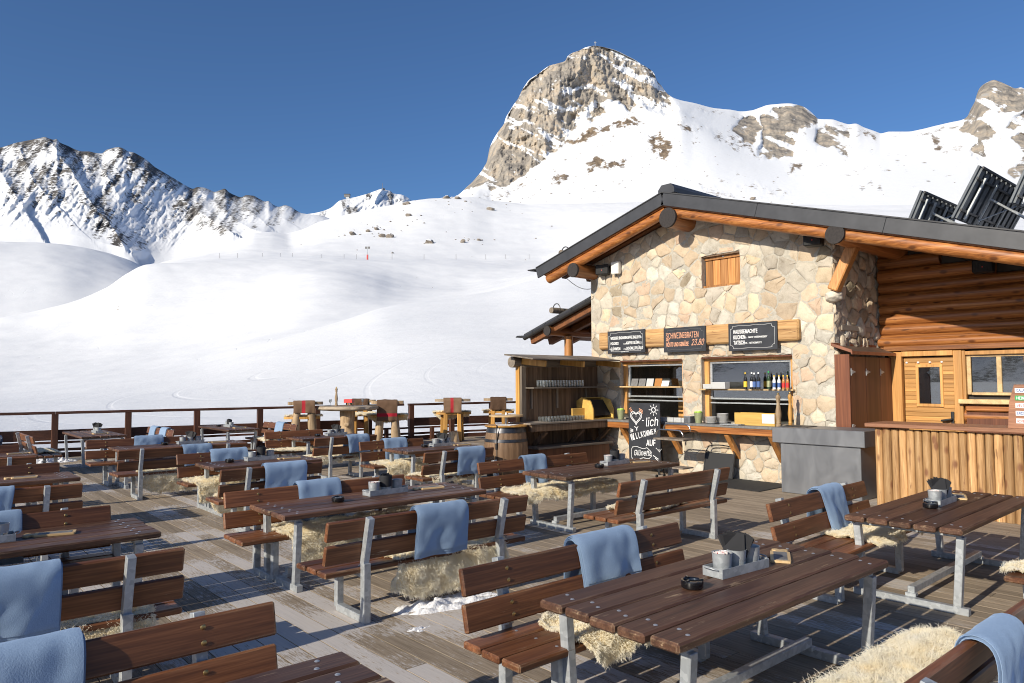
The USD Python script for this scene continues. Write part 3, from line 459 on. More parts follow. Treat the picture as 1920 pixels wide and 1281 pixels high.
# buttresses of the great cliff
for pts, A, wl, wr in [([(1064, 104), (1050, 160), (1036, 230), (1000, 300), (940, 345)], 46, 46, 46), ([(975, 180), (950, 250), (925, 300), (918, 352)], 34, 22, 18), ([(1120, 110), (1130, 150), (1150, 185)], 26, 16, 14), ([(1200, 130), (1222, 170), (1240, 208)], 22, 18, 14), ([(1040, 240), (1056, 262), (1010, 306)], 24, 18, 12)]:
    d, s, pos = seg_dist(X_, Y_, pts); dr -= .8*A*rk*(np.where(s < 0, np.exp(-d/wl), np.exp(-d/wr))-.3)
dr += 5*fbm(px_*[.012, .02, 0], 4, 99)*(T_ > 1)*(1-rk)
edge = np.clip(3.02-T_, 0, .10)/.10
peak.r = peak.r + dr*np.where(T_ > 3.001, 0, 1)*(.25+.75*edge)
# snow lies on ledges that dip to the right, and thickly on the upper right shoulder
led = fbm(np.stack([(X_*.9+Y_*.42)*.016, (-X_*.42+Y_*.9)*.075, 0*X_], -1), 5, 103)*1.7
shoulder = smooth(1060, 1200, X_-(Y_-100)*.15)*smooth(190, 100, Y_)
snowy = .62*np.maximum(led-.26, 0)*1.5 + .34*np.maximum(fbm(np.stack([X_*.06+Y_*.03, Y_*.10-X_*.05, 0*X_], -1), 5, 131)*1.5-.28, 0)*1.6 + .50*shoulder + .35*np.exp(-((X_-1075)/40)**2-((Y_-105)/14)**2) + .25*np.exp(-((X_-1005)/30)**2-((Y_-155)/14)**2)
for pts, w, a in [([(970, 200), (1010, 212)], 5, .5), ([(955, 240), (985, 226), (1000, 232)], 4, .6), ([(1060, 170), (1110, 162), (1135, 178)], 6, .6), ([(1020, 218), (1060, 206), (1085, 200)], 5, .5), ([(1010, 240), (1035, 262), (1060, 280)], 4, .5), ([(1085, 235), (1100, 212), (1112, 196)], 9, .7), ([(1150, 150), (1172, 165)], 6, .5), ([(1180, 175), (1196, 192)], 6, .6)]:
    d, s, pos = seg_dist(X_, Y_, pts); snowy += a*np.exp(-(d/w)**2)
val = np.maximum(rk*(1.02-1.0*np.clip(snowy, 0, 1.05)), m_br*(1.12+.75*fbm(px_*[.13, .20, 0], 5, 107)))
val = np.maximum(val, (T_ > 1.2)*(.16+.55*fbm(px_*[.06, .10, 0], 5, 109)-.14))
sheet('limestone_peak', peak, peak.points(), M_peak, {'rock': np.clip(val, 0, 1), 'earth': np.clip(m_br*1.5-rk*2, 0, .85)})

# snowy mountains behind the terrace, which the panes mirror
aa = np.radians(np.arange(118, 332, .8)); hh = np.array([0, .10, .25, .45, .65, .85, 1.0, .7]); rr_ = np.array([1500, 1750, 2000, 2250, 2450, 2600, 2700, 3000])
ca = np.stack([np.cos(aa)*3, np.sin(aa)*3, 0*aa], -1); top = 330*(1+.55*fbm(ca*1.2, 4, 201)+.35*ridged(ca*3.3, 3, 207)); v = []
for i, (h_, r_k) in enumerate(zip(hh, rr_)):
    jr = 1+.03*fbm(ca*6+i*.4, 3, 211); v.append(np.stack([np.cos(aa)*r_k*jr, np.sin(aa)*r_k*jr, -5+top*h_*(1+.2*fbm(ca*5+i, 3, 221)*(0 < i < 7))], -1))
v = np.array(v); pr = obj('mountains_behind', (v.reshape(-1, 3), grid_faces(len(hh), len(aa))), M_range, smooth=True, kind='structure')
UsdGeom.PrimvarsAPI(pr).CreatePrimvar('rock', Sdf.ValueTypeNames.FloatArray, 'vertex').Set(Vt.FloatArray.FromNumpy(np.clip(.42+.35*fbm(v/90, 4, 231), 0, 1).astype(np.float32).ravel()))

# boulders on the snow
def boulder_mesh(seed, flat=.7, sub=3):
    m = trimesh.creation.icosphere(sub); v = m.vertices; rg = np.random.default_rng(seed)
    for _ in range(9):
        n = rg.normal(size=3); n /= np.linalg.norm(n); c = rg.uniform(.55, .85); k = v @ n
        v = v - np.clip(k-c, 0, None)[:, None]*n*.9
    v = v*(1+.16*fbm(v*2.1+seed, 4, seed)[:, None]); m.vertices = v*[1, .9, flat]; return m
surfs = [near, hill, peak]
def ground(x, y):
    for s in (near, peak):
        p = s.at(x, y)
        if p is not None: return p
    return None
BOULD = [(825, 446-5, 24, 'broad brown boulder low on the snow slope, the widest of the lone ones'), (716, 441, 15, 'left one of two brown boulders side by side above the ski marker'), (731, 442, 16, 'right one of two brown boulders side by side above the ski marker'), (805, 453, 20, 'lone pointed boulder with a dark shadow on the open snow'), (661, 437, 14, 'low flat boulder left of the twin boulders'),
         (920, 391, 16, 'brown boulder alone on the white slope under the limestone peak'), (837, 370, 17, 'round boulder sitting on the skyline left of the limestone peak'), (858, 370, 15, 'pointed boulder on the skyline beside the foot of the limestone peak'), (766, 402, 12, 'boulder below the skyline, above the twin boulders'), (690, 431, 9, 'small boulder left above the twin boulders'), (705, 427, 10, 'boulder just above the twin boulders, leaning left'), (868, 452, 14, 'left boulder of the low row at the middle of the slope'), (898, 448, 9, 'right boulder of the low row at the middle of the slope'), (762, 381, 14, 'brown rock on the saddle where the far peak meets the slope'), (1412, 371, 11, 'square pale boulder just above the hut roof'), (736, 473, 8, 'small dark rock beside the piste poles, right of the ski marker')]
used_lab = set()
for k, (x, y, w, lab) in enumerate(BOULD):
    p = ground(x, y+3)
    if p is None: continue
    d = np.linalg.norm(p-EYE); s = w/1363.87*d/2
    if k == 0: continue
    m = boulder_mesh(200+k); rgk = np.random.default_rng(k)
    m.apply_transform(trimesh.transformations.rotation_matrix(rgk.uniform(0, 6.28), [0, 0, 1])); m.apply_scale(s); m.apply_translation((0, 0, s*.2))
    b = obj('boulder', m, M_boulder, smooth=40, label=lab, cat='boulder', group='boulders on the snow slope')
    UsdGeom.Xformable(b).AddTranslateOp().Set(Gf.Vec3d(*map(float, p)))
small = []
rg = np.random.default_rng(77)
for cx, cy, sx, sy, n, w in [(700, 432, 30, 9, 14, 4), (880, 450, 34, 5, 10, 4), (790, 400, 40, 14, 12, 3.5), (950, 400, 60, 24, 14, 3), (1380, 380, 70, 14, 16, 4), (1200, 300, 120, 40, 40, 3), (1020, 345, 60, 14, 22, 4.5), (620, 450, 60, 20, 6, 2.5), (110, 512, 4, 4, 3, 5), (1540, 330, 90, 30, 12, 3), (930, 374, 60, 5, 16, 5), (800, 373, 40, 4, 10, 4), (850, 480, 160, 30, 10, 2.5), (700, 535, 60, 20, 6, 2.2), (215, 579, 12, 3, 3, 4), (540, 745, 20, 8, 2, 3)]:
    for _ in range(n):
        x, y = rg.normal(cx, sx), rg.normal(cy, sy); p = ground(x, y)
        if p is None: continue
        s = w*rg.uniform(.5, 1.3)/1363.87*np.linalg.norm(p-EYE)/2
        m = boulder_mesh(int(rg.integers(1e6)), .6, 2); m.apply_scale(s); m.apply_translation(p); small.append(m)
obj('scattered_stones', join(small), M_boulder, smooth=40, kind='stuff', label='small stones poking out of the snow slopes', cat='stones')

# ski marker, piste poles, summit cross, summit station
p = ground(689, 487)
t = thing('ski_piste_marker', 'ski piste marker: red based pole with a grey board at its top', 'sign', p)
s = np.linalg.norm(p-EYE)/1363.87
obj('pole', tube([(0, 0, 0), (0, 0, 24*s)], .8*s, 8), M_galv, t); obj('padding', tube([(0, 0, 0), (0, 0, 9*s)], 1.5*s, 10), M_red, t)
obj('board', placed(cbox((0, 0, 0), (9*s, 1.0*s, 4*s), .1*s), (0, 0, 22*s), rz=YAW-math.pi/2), M_slate, t)
for k, x in enumerate([411, 445, 492, 526, 548, 602, 645, 668, 735, 795, 855, 910, 948, 992]):
    p = ground(x, 484 if x < 600 else 486)
    if p is None: continue
    s = np.linalg.norm(p-EYE)/1363.87
    obj('piste_pole', tube([p-[0, 0, .3], p+[.05*s, 0, 9*s]], .30*s, 6), M_slate, label='thin piste pole standing in the row along the snow ledge', cat='pole', group='thin piste poles along the snow ledge')
def crest(land, x, k):
    i = np.argmin(abs(land.xs-x)); return EYE + sight(x, land.y[k, i])*land.r[k, i]
kt = int(np.argmin(abs(peak.t[:, 0]-3))); p = crest(peak, 1116, kt); s = np.linalg.norm(p-EYE)/1363.87
t = thing('summit_cross', 'thin cross on the summit of the limestone peak', 'cross', p)
obj('upright', tube([(0, 0, -1*s), (0, 0, 8*s)], .55*s, 6), M_galv, t); obj('cross_bar', placed(cbox((0, 0, 0), (4*s, .9*s, .9*s)), (0, 0, 6*s), rz=YAW-math.pi/2), M_galv, t)
km = int(np.argmin(abs(mid.t[:, 0]-2))); p = crest(mid, 651, km); s = np.linalg.norm(p-EYE)/1363.87
t = thing('lift_station', 'small cable car station on the ridge of the far peak', 'building', p, math.degrees(YAW)-90)
obj('station_hall', cbox((0, 0, 5.0*s), (10*s, 6*s, 4.6*s), .3*s), M_slate, t); obj('station_base', cbox((1.0*s, 0, 1.2*s), (6*s, 5*s, 3.4*s), .3*s), M_galv, t); obj('station_roof', cbox((0, 0, 7.7*s), (11*s, 7*s, .8*s), .2*s), M_roof, t)
p = crest(mid, 717, km); s = np.linalg.norm(p-EYE)/1363.87
t = thing('summit_mast', 'thin radio mast on the top of the far snowy peak', 'mast', p)
obj('mast_pole', tube([(0, 0, -2*s), (0, 0, 11*s)], .4*s, 6), M_slate, t); obj('mast_hut', cbox((2*s, 0, .5*s), (5*s, 4*s, 3*s), .2*s), M_slate, t)
# ---------------------------------------------------------------- the terrace deck
M_deck = mat('weathered_deck_wood', {'t': ('geometry', {}), 'o': ('object_info', {}), 'k': ('math', {'math_type': 'multiply', 'value2': 37.0}), 'v': ('combine_xyz', {}), 'a': ('vector_math', {'math_type': 'add'}),
    'm': ('mapping', {'scale': (60, 2.0, 10)}), 'n': ('noise_texture', {'scale': 1.0, 'detail': 7.0, 'roughness': .65, 'distortion': .8}), 'r': ('rgb_ramp', {'ramp': [(.28, (.16, .122, .085)), (.5, (.285, .226, .163)), (.74, (.40, .325, .245))]}),
    'rv': ('map_range', {'to_min': .80, 'to_max': 1.20}), 'h': ('hsv', {'fac': 1.0}),
    'fp': ('noise_texture', {'scale': .55, 'detail': 3.0}), 'fm': ('mapping', {'scale': (70, 8.0, 4)}), 'fn': ('noise_texture', {'scale': 1.0, 'detail': 8.0, 'roughness': .75}), 'sp': ('separate_xyz', {}),
    'gx': ('map_range', {'from_min': 1.0, 'from_max': 8.0, 'to_min': .01, 'to_max': -.16, 'clamp': True}), 'f1': ('math', {'math_type': 'add'}), 'f2': ('math', {'math_type': 'multiply_add', 'value2': .8}), 'ro': ('math', {'math_type': 'multiply_add', 'value2': .16}),
    'fr': ('rgb_ramp', {'ramp': [(.93, (0, 0, 0)), (1.0, (.60, .60, .60))]}), 'nz': ('separate_xyz', {}), 'up': ('math', {'math_type': 'greater_than', 'value2': .95}), 'fu': ('math', {'math_type': 'multiply'}), 'x': ('mix_color', {'b': (.60, .58, .57)}),
    'b': ('bump', {'strength': .3, 'distance': .004}), 'p': ('principled_bsdf', {'roughness': .85, 'specular_ior_level': .2})},
    [('o.random', 'k.value1'), ('k.value', 'v.x'), ('k.value', 'v.y'), ('t.position', 'a.vector1'), ('v.vector', 'a.vector2'), ('a.vector', 'm.vector'), ('m.vector', 'n.vector'), ('n.fac', 'r.fac'), ('r.color', 'h.color'), ('o.random', 'rv.value'), ('rv.result', 'h.value'),
     ('t.position', 'fp.vector'), ('a.vector', 'fm.vector'), ('fm.vector', 'fn.vector'), ('t.position', 'sp.vector'), ('sp.x', 'gx.value'), ('fp.fac', 'f1.value1'), ('gx.result', 'f1.value2'), ('fn.fac', 'f2.value1'), ('f1.value', 'f2.value3'), ('o.random', 'ro.value1'), ('f2.value', 'ro.value3'),
     ('ro.value', 'fr.fac'), ('t.normal', 'nz.vector'), ('nz.z', 'up.value1'), ('fr.color', 'fu.value1'), ('up.value', 'fu.value2'), ('fu.value', 'x.fac'), ('h.color', 'x.a'), ('x.result', 'p.base_color'), ('n.fac', 'b.height'), ('b.normal', 'p.normal')])
FENCE_Y = lambda x: 23.07 - .174*(x-2.42)
t = thing('terrace_deck', kind='structure')
BW, rg = .182, np.random.default_rng(5)
def in_view(x0, x1, y0, y1):
    for x in (x0, x1):
        for y in np.linspace(y0, y1, 7):
            d = np.array([x, y, 0])-EYE; c = (d@_r, d@_u, d@_f)
            if c[2] > .2 and abs(c[0]/c[2]) < .73 and c[1]/c[2] > -.50: return True
    return False
segs = []
for i in range(int((19.2+3)/BW)):
    x = -3 + i*BW; y = -3.0 - rg.uniform(0, 3)
    yend = FENCE_Y(x)+.12 if x < 20 else 12.4
    if x > 13.0: continue
    while y < yend:
        y2 = min(y + rg.choice([4.0, 5.0, 6.0]), yend); segs.append((x, y, y2)); y = y2
for i in range(int(6.5/BW)):
    x = 13.1 + i*BW
    segs.append((x, 12.3, FENCE_Y(x)+.1)); segs.append((x, -3, 6.2 if x < 15 else 6.0)) if x < 15.0 else None
vis = [s for s in segs if in_view(s[0], s[0]+BW, s[1], s[2])]; vis.sort(key=lambda s: min(math.hypot(s[0], max(s[1], 0)), 99))
def board(s):
    m = cbox((s[0]+BW/2, (s[1]+s[2])/2, -.02+rg.uniform(-.0006, .0006)), (BW-.0055-rg.uniform(0, .003), s[2]-s[1]-.005, .04), .0015); return m
for s in vis[:299]: obj('deck_board', board(s), M_deck, t)
rest = [s for s in segs if s not in vis[:299]]
obj('more_deck_boards', join([board(s) for s in rest]), M_deck, t, kind='stuff')
pl = Polygon([(-3, -6), (19.8, -6), (19.8, FENCE_Y(19.8)), (-3, FENCE_Y(-3))])
obj('deck_support', prism(pl, -.45, -.10), M_dark, t)

# ---------------------------------------------------------------- the railing at the far side
t = thing('wooden_railing', 'dark brown wooden railing with posts along the far left edge of the terrace', 'railing')
fd = np.array([1, -.174, 0]); fd /= np.linalg.norm(fd); fn = np.array([-fd[1], fd[0], 0])
FP = lambda x, z=0: np.array([x, FENCE_Y(x), z])
for x in (-2.9, -1.3, .4, 2.0, 3.62, 5.34, 7.10, 8.86, 10.6, 12.3):
    obj('post', beam(FP(x, -.3), FP(x, 1.165), .16, .16, .008, up=fd), M_railz, t)
for x in (13.78, 15.3, 16.9, 18.5, 19.8):
    obj('post', beam(FP(x, -.3), FP(x, 1.165), .16, .16, .008, up=fd), M_railz, t)
for x in (14.55, 12.9): obj('short_post', beam(FP(x, -.3), FP(x, .42), .12, .12, .006, up=fd), M_railz, t)
for a, b in ((-3.2, 3.62), (3.625, 8.86), (8.865, 13.5), (13.68, 19.9)): obj('top_rail', beam(FP(a, 1.20), FP(b, 1.20), .16, .07, .006), M_rail, t)
for a, b in ((-3.2, 5.34), (5.345, 12.3), (13.7, 19.9)): obj('wide_board', beam(FP(a, .60)+fn*.105, FP(b, .60)+fn*.105, .04, .28, .004), M_rail, t)
for z, h in ((.40, .06), (.205, .07)):
    obj('lower_rail', beam(FP(-3.2, z)+fn*.11, FP(19.9, z)+fn*.11, .05, h, .004), M_rail, t)
obj('kick_board', beam(FP(-3.2, .0)+fn*.10, FP(19.9, .0)+fn*.10, .05, .26, .004), M_rail, t)

# ---------------------------------------------------------------- the hut
XW, XL, YR, YC0, YC1 = 13.15, 15.0, 9.37, 6.13, 12.14    # front wall, log wall, ridge, stone corners
SL = math.tan(math.radians(16.2))
hut = thing('mountain_hut', 'mountain hut with a stone gable front, dark roof and a log wall at its right', 'building')
H = str(hut.GetPath())
roof_z = lambda y: 5.95 - SL*abs(y-YR)
under = lambda y: roof_z(y) - .34
OPEN = [sbox(8.03, 3.93, 8.94, 4.62), sbox(9.47, 1.12, 11.24, 2.45), sbox(6.96, 1.12, 9.0, 2.47)]
wallp = Polygon([(YC0, -.1), (YC1, -.1), (YC1, under(YC1)), (YR, under(YR)), (YC0, under(YC0))])
solid = wallp
for o in OPEN: solid = solid.difference(o)
def up_front(m): M = np.array([[0, 0, 1, 0], [1, 0, 0, 0], [0, 1, 0, 0], [0, 0, 0, 1.0]]); m = m.copy(); m.apply_transform(M); return m   # (y, z, depth) -> world
wall = obj('stone_wall', up_front(prism(solid, XW+.006, XW+.50)), M_mortar, hut, smooth=False)
STONE_COL = [(.56, .45, .33), (.60, .51, .40), (.48, .39, .29), (.54, .51, .45), (.61, .50, .36), (.44, .40, .34), (.58, .44, .33), (.50, .46, .39), (.32, .27, .20), (.62, .57, .49)]
M_stone = []
for k, c in enumerate(STONE_COL):
    c = np.array(c)*[.92, .90, .86]
    M_stone.append(mat(f'granite_stone_{k:03d}', {'g': ('texture_coordinate', {}), 'o': ('object_info', {}), 'n': ('noise_texture', {'scale': 5.0, 'detail': 7.0, 'roughness': .65}), 'f': ('noise_texture', {'scale': 70.0, 'detail': 3.0}), 'mx': ('mix_float', {'fac': .3}),
        'r': ('rgb_ramp', {'ramp': [(.28, c*[.62, .58, .52]), (.46, c*.95), (.60, np.minimum(c*1.12, .8)), (.75, c*[1.05, .95, .84])]}), 'rv': ('map_range', {'to_min': .86, 'to_max': 1.12}), 'h': ('hsv', {'fac': 1.0}),
        'b': ('bump', {'strength': .7, 'distance': .012}), 'p': ('principled_bsdf', {'roughness': .85, 'specular_ior_level': .2})},
        [('g.object', 'n.vector'), ('g.object', 'f.vector'), ('n.fac', 'mx.a'), ('f.fac', 'mx.b'), ('mx.result', 'r.fac'), ('r.color', 'h.color'), ('o.random', 'rv.value'), ('rv.result', 'h.value'), ('h.color', 'p.base_color'), ('mx.result', 'b.height'), ('b.normal', 'p.normal')]))
def cells(poly, size, seed, aspect=1.25, jit=.42):
    """Irregular stone outlines that fill a wall face."""
    rg = np.random.default_rng(seed); x0, y0, x1, y1 = poly.bounds; pts = []; y = y0 - size/2; row = 0
    while y < y1 + size:
        h = size*rg.uniform(.58, 1.2)
        x = x0 - size*rg.uniform(0, 1.2)
        while x < x1 + size:
            w = size*aspect*rg.choice([.45, .7, 1.0, 1.35]) ; pts.append((x+w/2+rg.normal(0, .06*size), y+h/2+rg.uniform(-jit, jit)*size)); x += w
        y += h; row += 1
    vd = voronoi_diagram(MultiPoint(pts), envelope=sbox(x0-1, y0-1, x1+1, y1+1)); out = []
    for c in vd.geoms:
        c = c.intersection(poly)
        for g in (c.geoms if hasattr(c, 'geoms') else [c]):
            if g.geom_type == 'Polygon' and g.area > .004: out.append(g)
    return out
def stone_mesh(g, gap, bulge, seed, n=20):
    rg = np.random.default_rng(seed); g = g.buffer(-gap, join_style=2)
    if g.is_empty: return None
    if g.geom_type != 'Polygon': g = max(g.geoms, key=lambda a: a.area)
    r = min(.014, math.sqrt(g.area)*.045); g2 = g.buffer(-r).buffer(r*.98)
    if g2.is_empty or g2.geom_type != 'Polygon': g2 = g
    if g2.area < .003: return None
    cv = np.array(g2.simplify(.012).exterior.coords)[:-1]; stops = sorted({round(g2.exterior.project(Point(*p), normalized=True), 4) for p in cv}); stops = sorted(stops + [s for s in np.linspace(0, 1, max(n-len(stops), 4), endpoint=False)])[:26]; n = len(stops)
    ring = np.array([g2.exterior.interpolate(s, normalized=True).coords[0] for s in stops])
    if not g2.exterior.is_ccw: ring = ring[::-1]
    ring += rg.normal(0, .006, ring.shape); c = np.array(g2.representative_point().coords[0])*.4 + ring.mean(0)*.6
    tilt = rg.normal(0, .05, 2); v, lay = [], [(1.0, -.02), (1.0, bulge*.45), (.86, bulge*.85), (.5, bulge*(1.05))]
    for s, z in lay:
        q = c + (ring-c)*s; v += [(a, b, z + (((a-c[0])*tilt[0]+(b-c[1])*tilt[1]) + rg.normal(0, .005) if z > 0 else 0)) for a, b in q]
    v.append((c[0], c[1], bulge*1.12)); f = []
    for k in range(len(lay)-1):
        for j in range(n): a = k*n+j; b = k*n+(j+1) % n; f += [(a, b, b+n), (a, b+n, a+n)]
    k = (len(lay)-1)*n
    f += [(k+j, k+(j+1) % n, len(v)-1) for j in range(n)]
    return trimesh.Trimesh(np.array(v), np.array(f), process=False)
def lay_stones(parent, polys, place, gap, bulge, seed, limit=299):
    rg = np.random.default_rng(seed); made = []
    for k, g in enumerate(polys):
        m = stone_mesh(g, gap*rg.uniform(.6, 1.4), bulge*rg.uniform(.55, 1.35), seed*1000+k)
        if m is not None: made.append((g.area, place(m)))
    made.sort(key=lambda a: -a[0])
    for a, m in made[:limit]: obj('stone', m, M_stone[int(rg.choice(10, p=[.15, .12, .12, .10, .11, .09, .12, .09, .05, .05]))], parent, smooth=48)
    if made[limit:]: obj('small_stones', join([m for a, m in made[limit:]]), M_stone[1], parent, smooth=48, kind='stuff')
def front_place(m): # (y, z, out) -> world, looking along -x
    M = np.array([[0, 0, -1, XW+.02], [1, 0, 0, 0], [0, 1, 0, 0], [0, 0, 0, 1.0]]); m = m.copy(); m.apply_transform(M); m.invert() if np.linalg.det(M[:3, :3]) < 0 else None; return m
lay_stones(wall, cells(solid, .285, 11, 1.35), front_place, .007, .031, 3)
# side of the stone block, rough, towards the bar
side = Polygon([(XW, -.1), (15.6, -.1), (15.6, 4.62), (XW, 4.62)])
wall2 = obj('stone_wall', placed(cbox(((XW+.03+15.6)/2, YC0+.30, 2.2), (15.6-XW-.03, .55, 4.6), .01)), M_mortar, hut, smooth=False)
def side_place(m): M = np.array([[1, 0, 0, 0], [0, 0, -1, YC0+.03], [0, 1, 0, 0], [0, 0, 0, 1.0]]); m = m.copy(); m.apply_transform(M); return m
lay_stones(wall2, cells(side, .27, 17), side_place, .012, .055, 5, 140)
wall3 = obj('stone_wall', cbox(((XW+.03+17)/2, YC1-.27, 2.3), (17-XW-.03, .5, 4.7), .01), M_mortar, hut, smooth=False)
def left_place(m): M = np.array([[1, 0, 0, 0], [0, 0, 1, YC1-.04], [0, 1, 0, 0], [0, 0, 0, 1.0]]); m = m.copy(); m.apply_transform(M); return m
lay_stones(wall3, cells(Polygon([(XW, -.1), (14.4, -.1), (14.4, 4.6), (XW, 4.6)]), .30, 23), left_place, .014, .05, 7, 60)
# corbel stone under the brace
cs = trimesh.creation.icosphere(3); cs.vertices = cs.vertices*[.16, .15, .11]*(1+.18*fbm(cs.vertices*2, 3, 3))[:, None]; cs.apply_translation((13.14, 6.12, 3.50)); obj('corbel_stone', cs, M_stone[9], hut, smooth=40)
# room behind the serving windows
obj('inside_wall', join([cbox((16.4, 9.1, 1.6), (.1, 6.0, 3.4)), cbox((14.9, 9.1, 2.95), (3.0, 6.0, .1)), cbox((14.9, 9.1, -.04), (3.0, 6.0, .06))]), M_inwall, hut, smooth=False)

# roof
r0, r1 = 12.42, 24.0
def slope_slab(ya, yb, z_off, th, xa, xb, ch=.003):
    p0 = np.array([(xa+xb)/2, ya, roof_z(ya)+z_off]); p1 = np.array([(xa+xb)/2, yb, roof_z(yb)+z_off]); return beam(p0, p1, xb-xa, th, ch, up=(0, 0, 1))
roof = obj('roof', join([slope_slab(YR, 13.25, -.03, .06, r0+.02, r1), slope_slab(YR, -1.5, -.031, .06, r0+.02, r1)]), M_roof, hut, smooth=False)
obj('fascia_strip', slope_slab(YR+.0, 13.27, -.13, .26, r0-.03, r0+.015), M_fascia, roof, smooth=False)
for k, (a, b) in enumerate(((9.37, 7.2), (7.195, 4.9), (4.895, 2.3), (2.295, -1.5))): obj('fascia_strip', slope_slab(a, b, -.13, .26, r0-.03+.001*k, r0+.015), M_fascia, roof, smooth=False)
obj('drip_edge', join([slope_slab(YR, 13.29, .012, .024, r0-.05, r0+.25), slope_slab(YR, -1.5, .0125, .024, r0-.05, r0+.25)]), M_roof, roof, smooth=False)
obj('soffit', join([slope_slab(YR, 13.1, -.15, .10, r0+.03, r1), slope_slab(YR, -1.5, -.151, .10, r0+.03, r1)]), M_soffit, hut, smooth=False)
for k, x in enumerate((13.0, 13.9, 14.7)):
    obj('rafter', join([slope_slab(YR+.1, 13.0, -.26, .13, x, x+.14), slope_slab(YR-.1, -1.5, -.261, .13, x, x+.14)]), M_soffit, hut, smooth=False)
zr = lambda y, o: roof_z(y)-o
obj('verge_log', log((r0+.14, YR, zr(YR, .375)), (r0+.14, 13.0, zr(13.0, .375)), .105, .115, 3), M_log, hut, smooth=50)
obj('verge_log', log((r0+.141, YR, zr(YR, .374)), (r0+.141, -1.4, zr(-1.4, .374)), .105, .12, 4), M_log, hut, smooth=50)
obj('verge_board', slope_slab(YR, 13.05, -.245, .08, r0+.02, r0+.07), M_log, hut, smooth=False)
obj('verge_board', slope_slab(YR, -1.4, -.2451, .08, r0+.0201, r0+.07), M_log, hut, smooth=False)
# ridge cap
cap = prism(Polygon([(-.21, 0), (-.21, .10), (-.12, .20), (.12, .20), (.21, .10), (.21, 0)]), 0, 10); M = np.array([[0, 0, 1, 12.6], [1, 0, 0, YR+.05], [0, 1, 0, 5.98], [0, 0, 0, 1.0]]); cap.apply_transform(M)
obj('ridge_cap', cap, M_fascia, hut, smooth=False)
# purlins with charred ends
def purlin(p0, p1, ra, rb, seed, m=M_logx, name='purlin'):
    pr = obj(name, log(p0, p1, ra, rb, seed, 20), m, hut, smooth=50)
    d = np.array(p1, float)-p0; d /= np.linalg.norm(d)
    obj('charred_end', tube([np.array(p0)-d*.004, np.array(p0)+d*.05], ra*1.03, 20), M_char, pr, smooth=50); return pr
purlin((12.40, 9.25, 5.40), (14.2, 9.25, 5.40), .205, .215, 1)
purlin((12.40, 12.03, 4.62), (13.7, 12.03, 4.62), .165, .18, 2)
purlin((12.40, 5.73, 4.50), (15.3, 5.73, 4.50), .165, .19, 3)
obj('brace', beam((13.06, 6.08, 3.60), (13.16, 5.74, 4.40), .19, .20, .02, up=(1, 0, 0)), M_logz, hut)
# eaves at the left: gutter, lower flashing, snow log
obj('eave_flashing', beam((15.0, 13.22, 4.80), (15.0, 13.62, 4.80), 5.2, .025, .003), M_gutter, hut, smooth=False)
obj('eave_drips', join([tube([(12.45, y, 4.80), (12.9, y, 4.805)], .024, 8) for y in np.arange(13.24, 13.6, .085)]), M_gutter, hut, kind='stuff')
def snow_log(x0, x1, y, z, r, seed):
    s = obj('snow_log', log((x0, y, z), (x1, y, z), r, r, seed), M_grey, hut, smooth=50)
    a = np.linspace(-.2, math.pi+.2, 14); obj('log_bracket', tube(np.stack([0*a+x0+.16, y+(r+.055)*np.cos(a), z+.02+(r+.075)*np.sin(a)], 1), .014, 6), M_gutter, s, smooth=50)
snow_log(12.7, 18, 12.72, 5.15, .085, 8)
# small wooden shutter in the gable
sh = obj('window_shutter', cbox((XW+.16, 8.475, 4.25), (.03, .82, .62), .004), M_logz, hut)
for k in range(5): obj('shutter_plank', cbox((XW+.135, 8.115+k*.18, 4.235), (.024, .172, .56), .004), M_logz, sh)
obj('shutter_frame', join([cbox((XW+.12, 8.475, 4.555), (.06, .90, .07)), cbox((XW+.10, 8.475, 3.955), (.12, .92, .05))]), M_logz, sh)
obj('shutter_lintel', cbox((XW+.14, 8.485, 4.605), (.24, .92, .04)), M_brownplank, sh)
obj('shutter_bolt', cbox((XW+.085, 8.47, 4.565), (.012, .03, .03)), M_galv, sh)
# wooden beam that carries the menu boards
obj('sign_beam', join([cbox((XW-.05, (6.76+11.80)/2, 2.93), (.14, 5.04, .40), .03)]), M_beam, hut)
# cable from the eave
a = np.linspace(0, 1, 12); obj('cable', tube(np.stack([12.8+.4*a, 12.75-.62*a, 4.62-.05*a-.34*np.sin(a*np.pi*.62)], 1), .008, 5), M_gutter, hut)

# serving windows
def serving_window(y0, y1, z0, z1, n_mull, band):
    fr = obj('serving_window', join([cbox((XW+.17, (y0+y1)/2, z1-.045), (.10, y1-y0-.002, .09)), cbox((XW+.17, y0+.05, (z0+z1)/2), (.10, .098, z1-z0-.19)), cbox((XW+.17, y1-.05, (z0+z1)/2), (.10, .098, z1-z0-.19))]), M_doorz, hut)
    obj('lintel_board', cbox((XW+.07, (y0+y1)/2, z1-.02), (.12, y1-y0-.01, .035)), M_cabinet, fr)
    a, b = y0+.10, y1-.10
    obj('metal_frame', join([cbox((XW+.20, (a+b)/2, z1-.115), (.05, b-a, .045)), cbox((XW+.20, b-.025, z1-.5), (.05, .05, .72)), cbox((XW+.20, a+.025, z1-.5), (.05, .05, .72)), cbox((XW+.199, (a+b)/2, band), (.05, b-a, .035)), cbox((XW+.199, (a+b)/2, band-.09), (.05, b-a, .03))]), M_galv, fr)
    obj('pane', cbox((XW+.205, (a+b)/2, (z1-.13+band)/2), (.008, b-a-.1, z1-.14-band-.02), .001), M_pane, fr)
    return fr
w1 = serving_window(9.47, 11.24, 1.12, 2.45, 0, 1.62)
w2 = serving_window(6.96, 9.0, 1.12, 2.47, 0, 1.60)
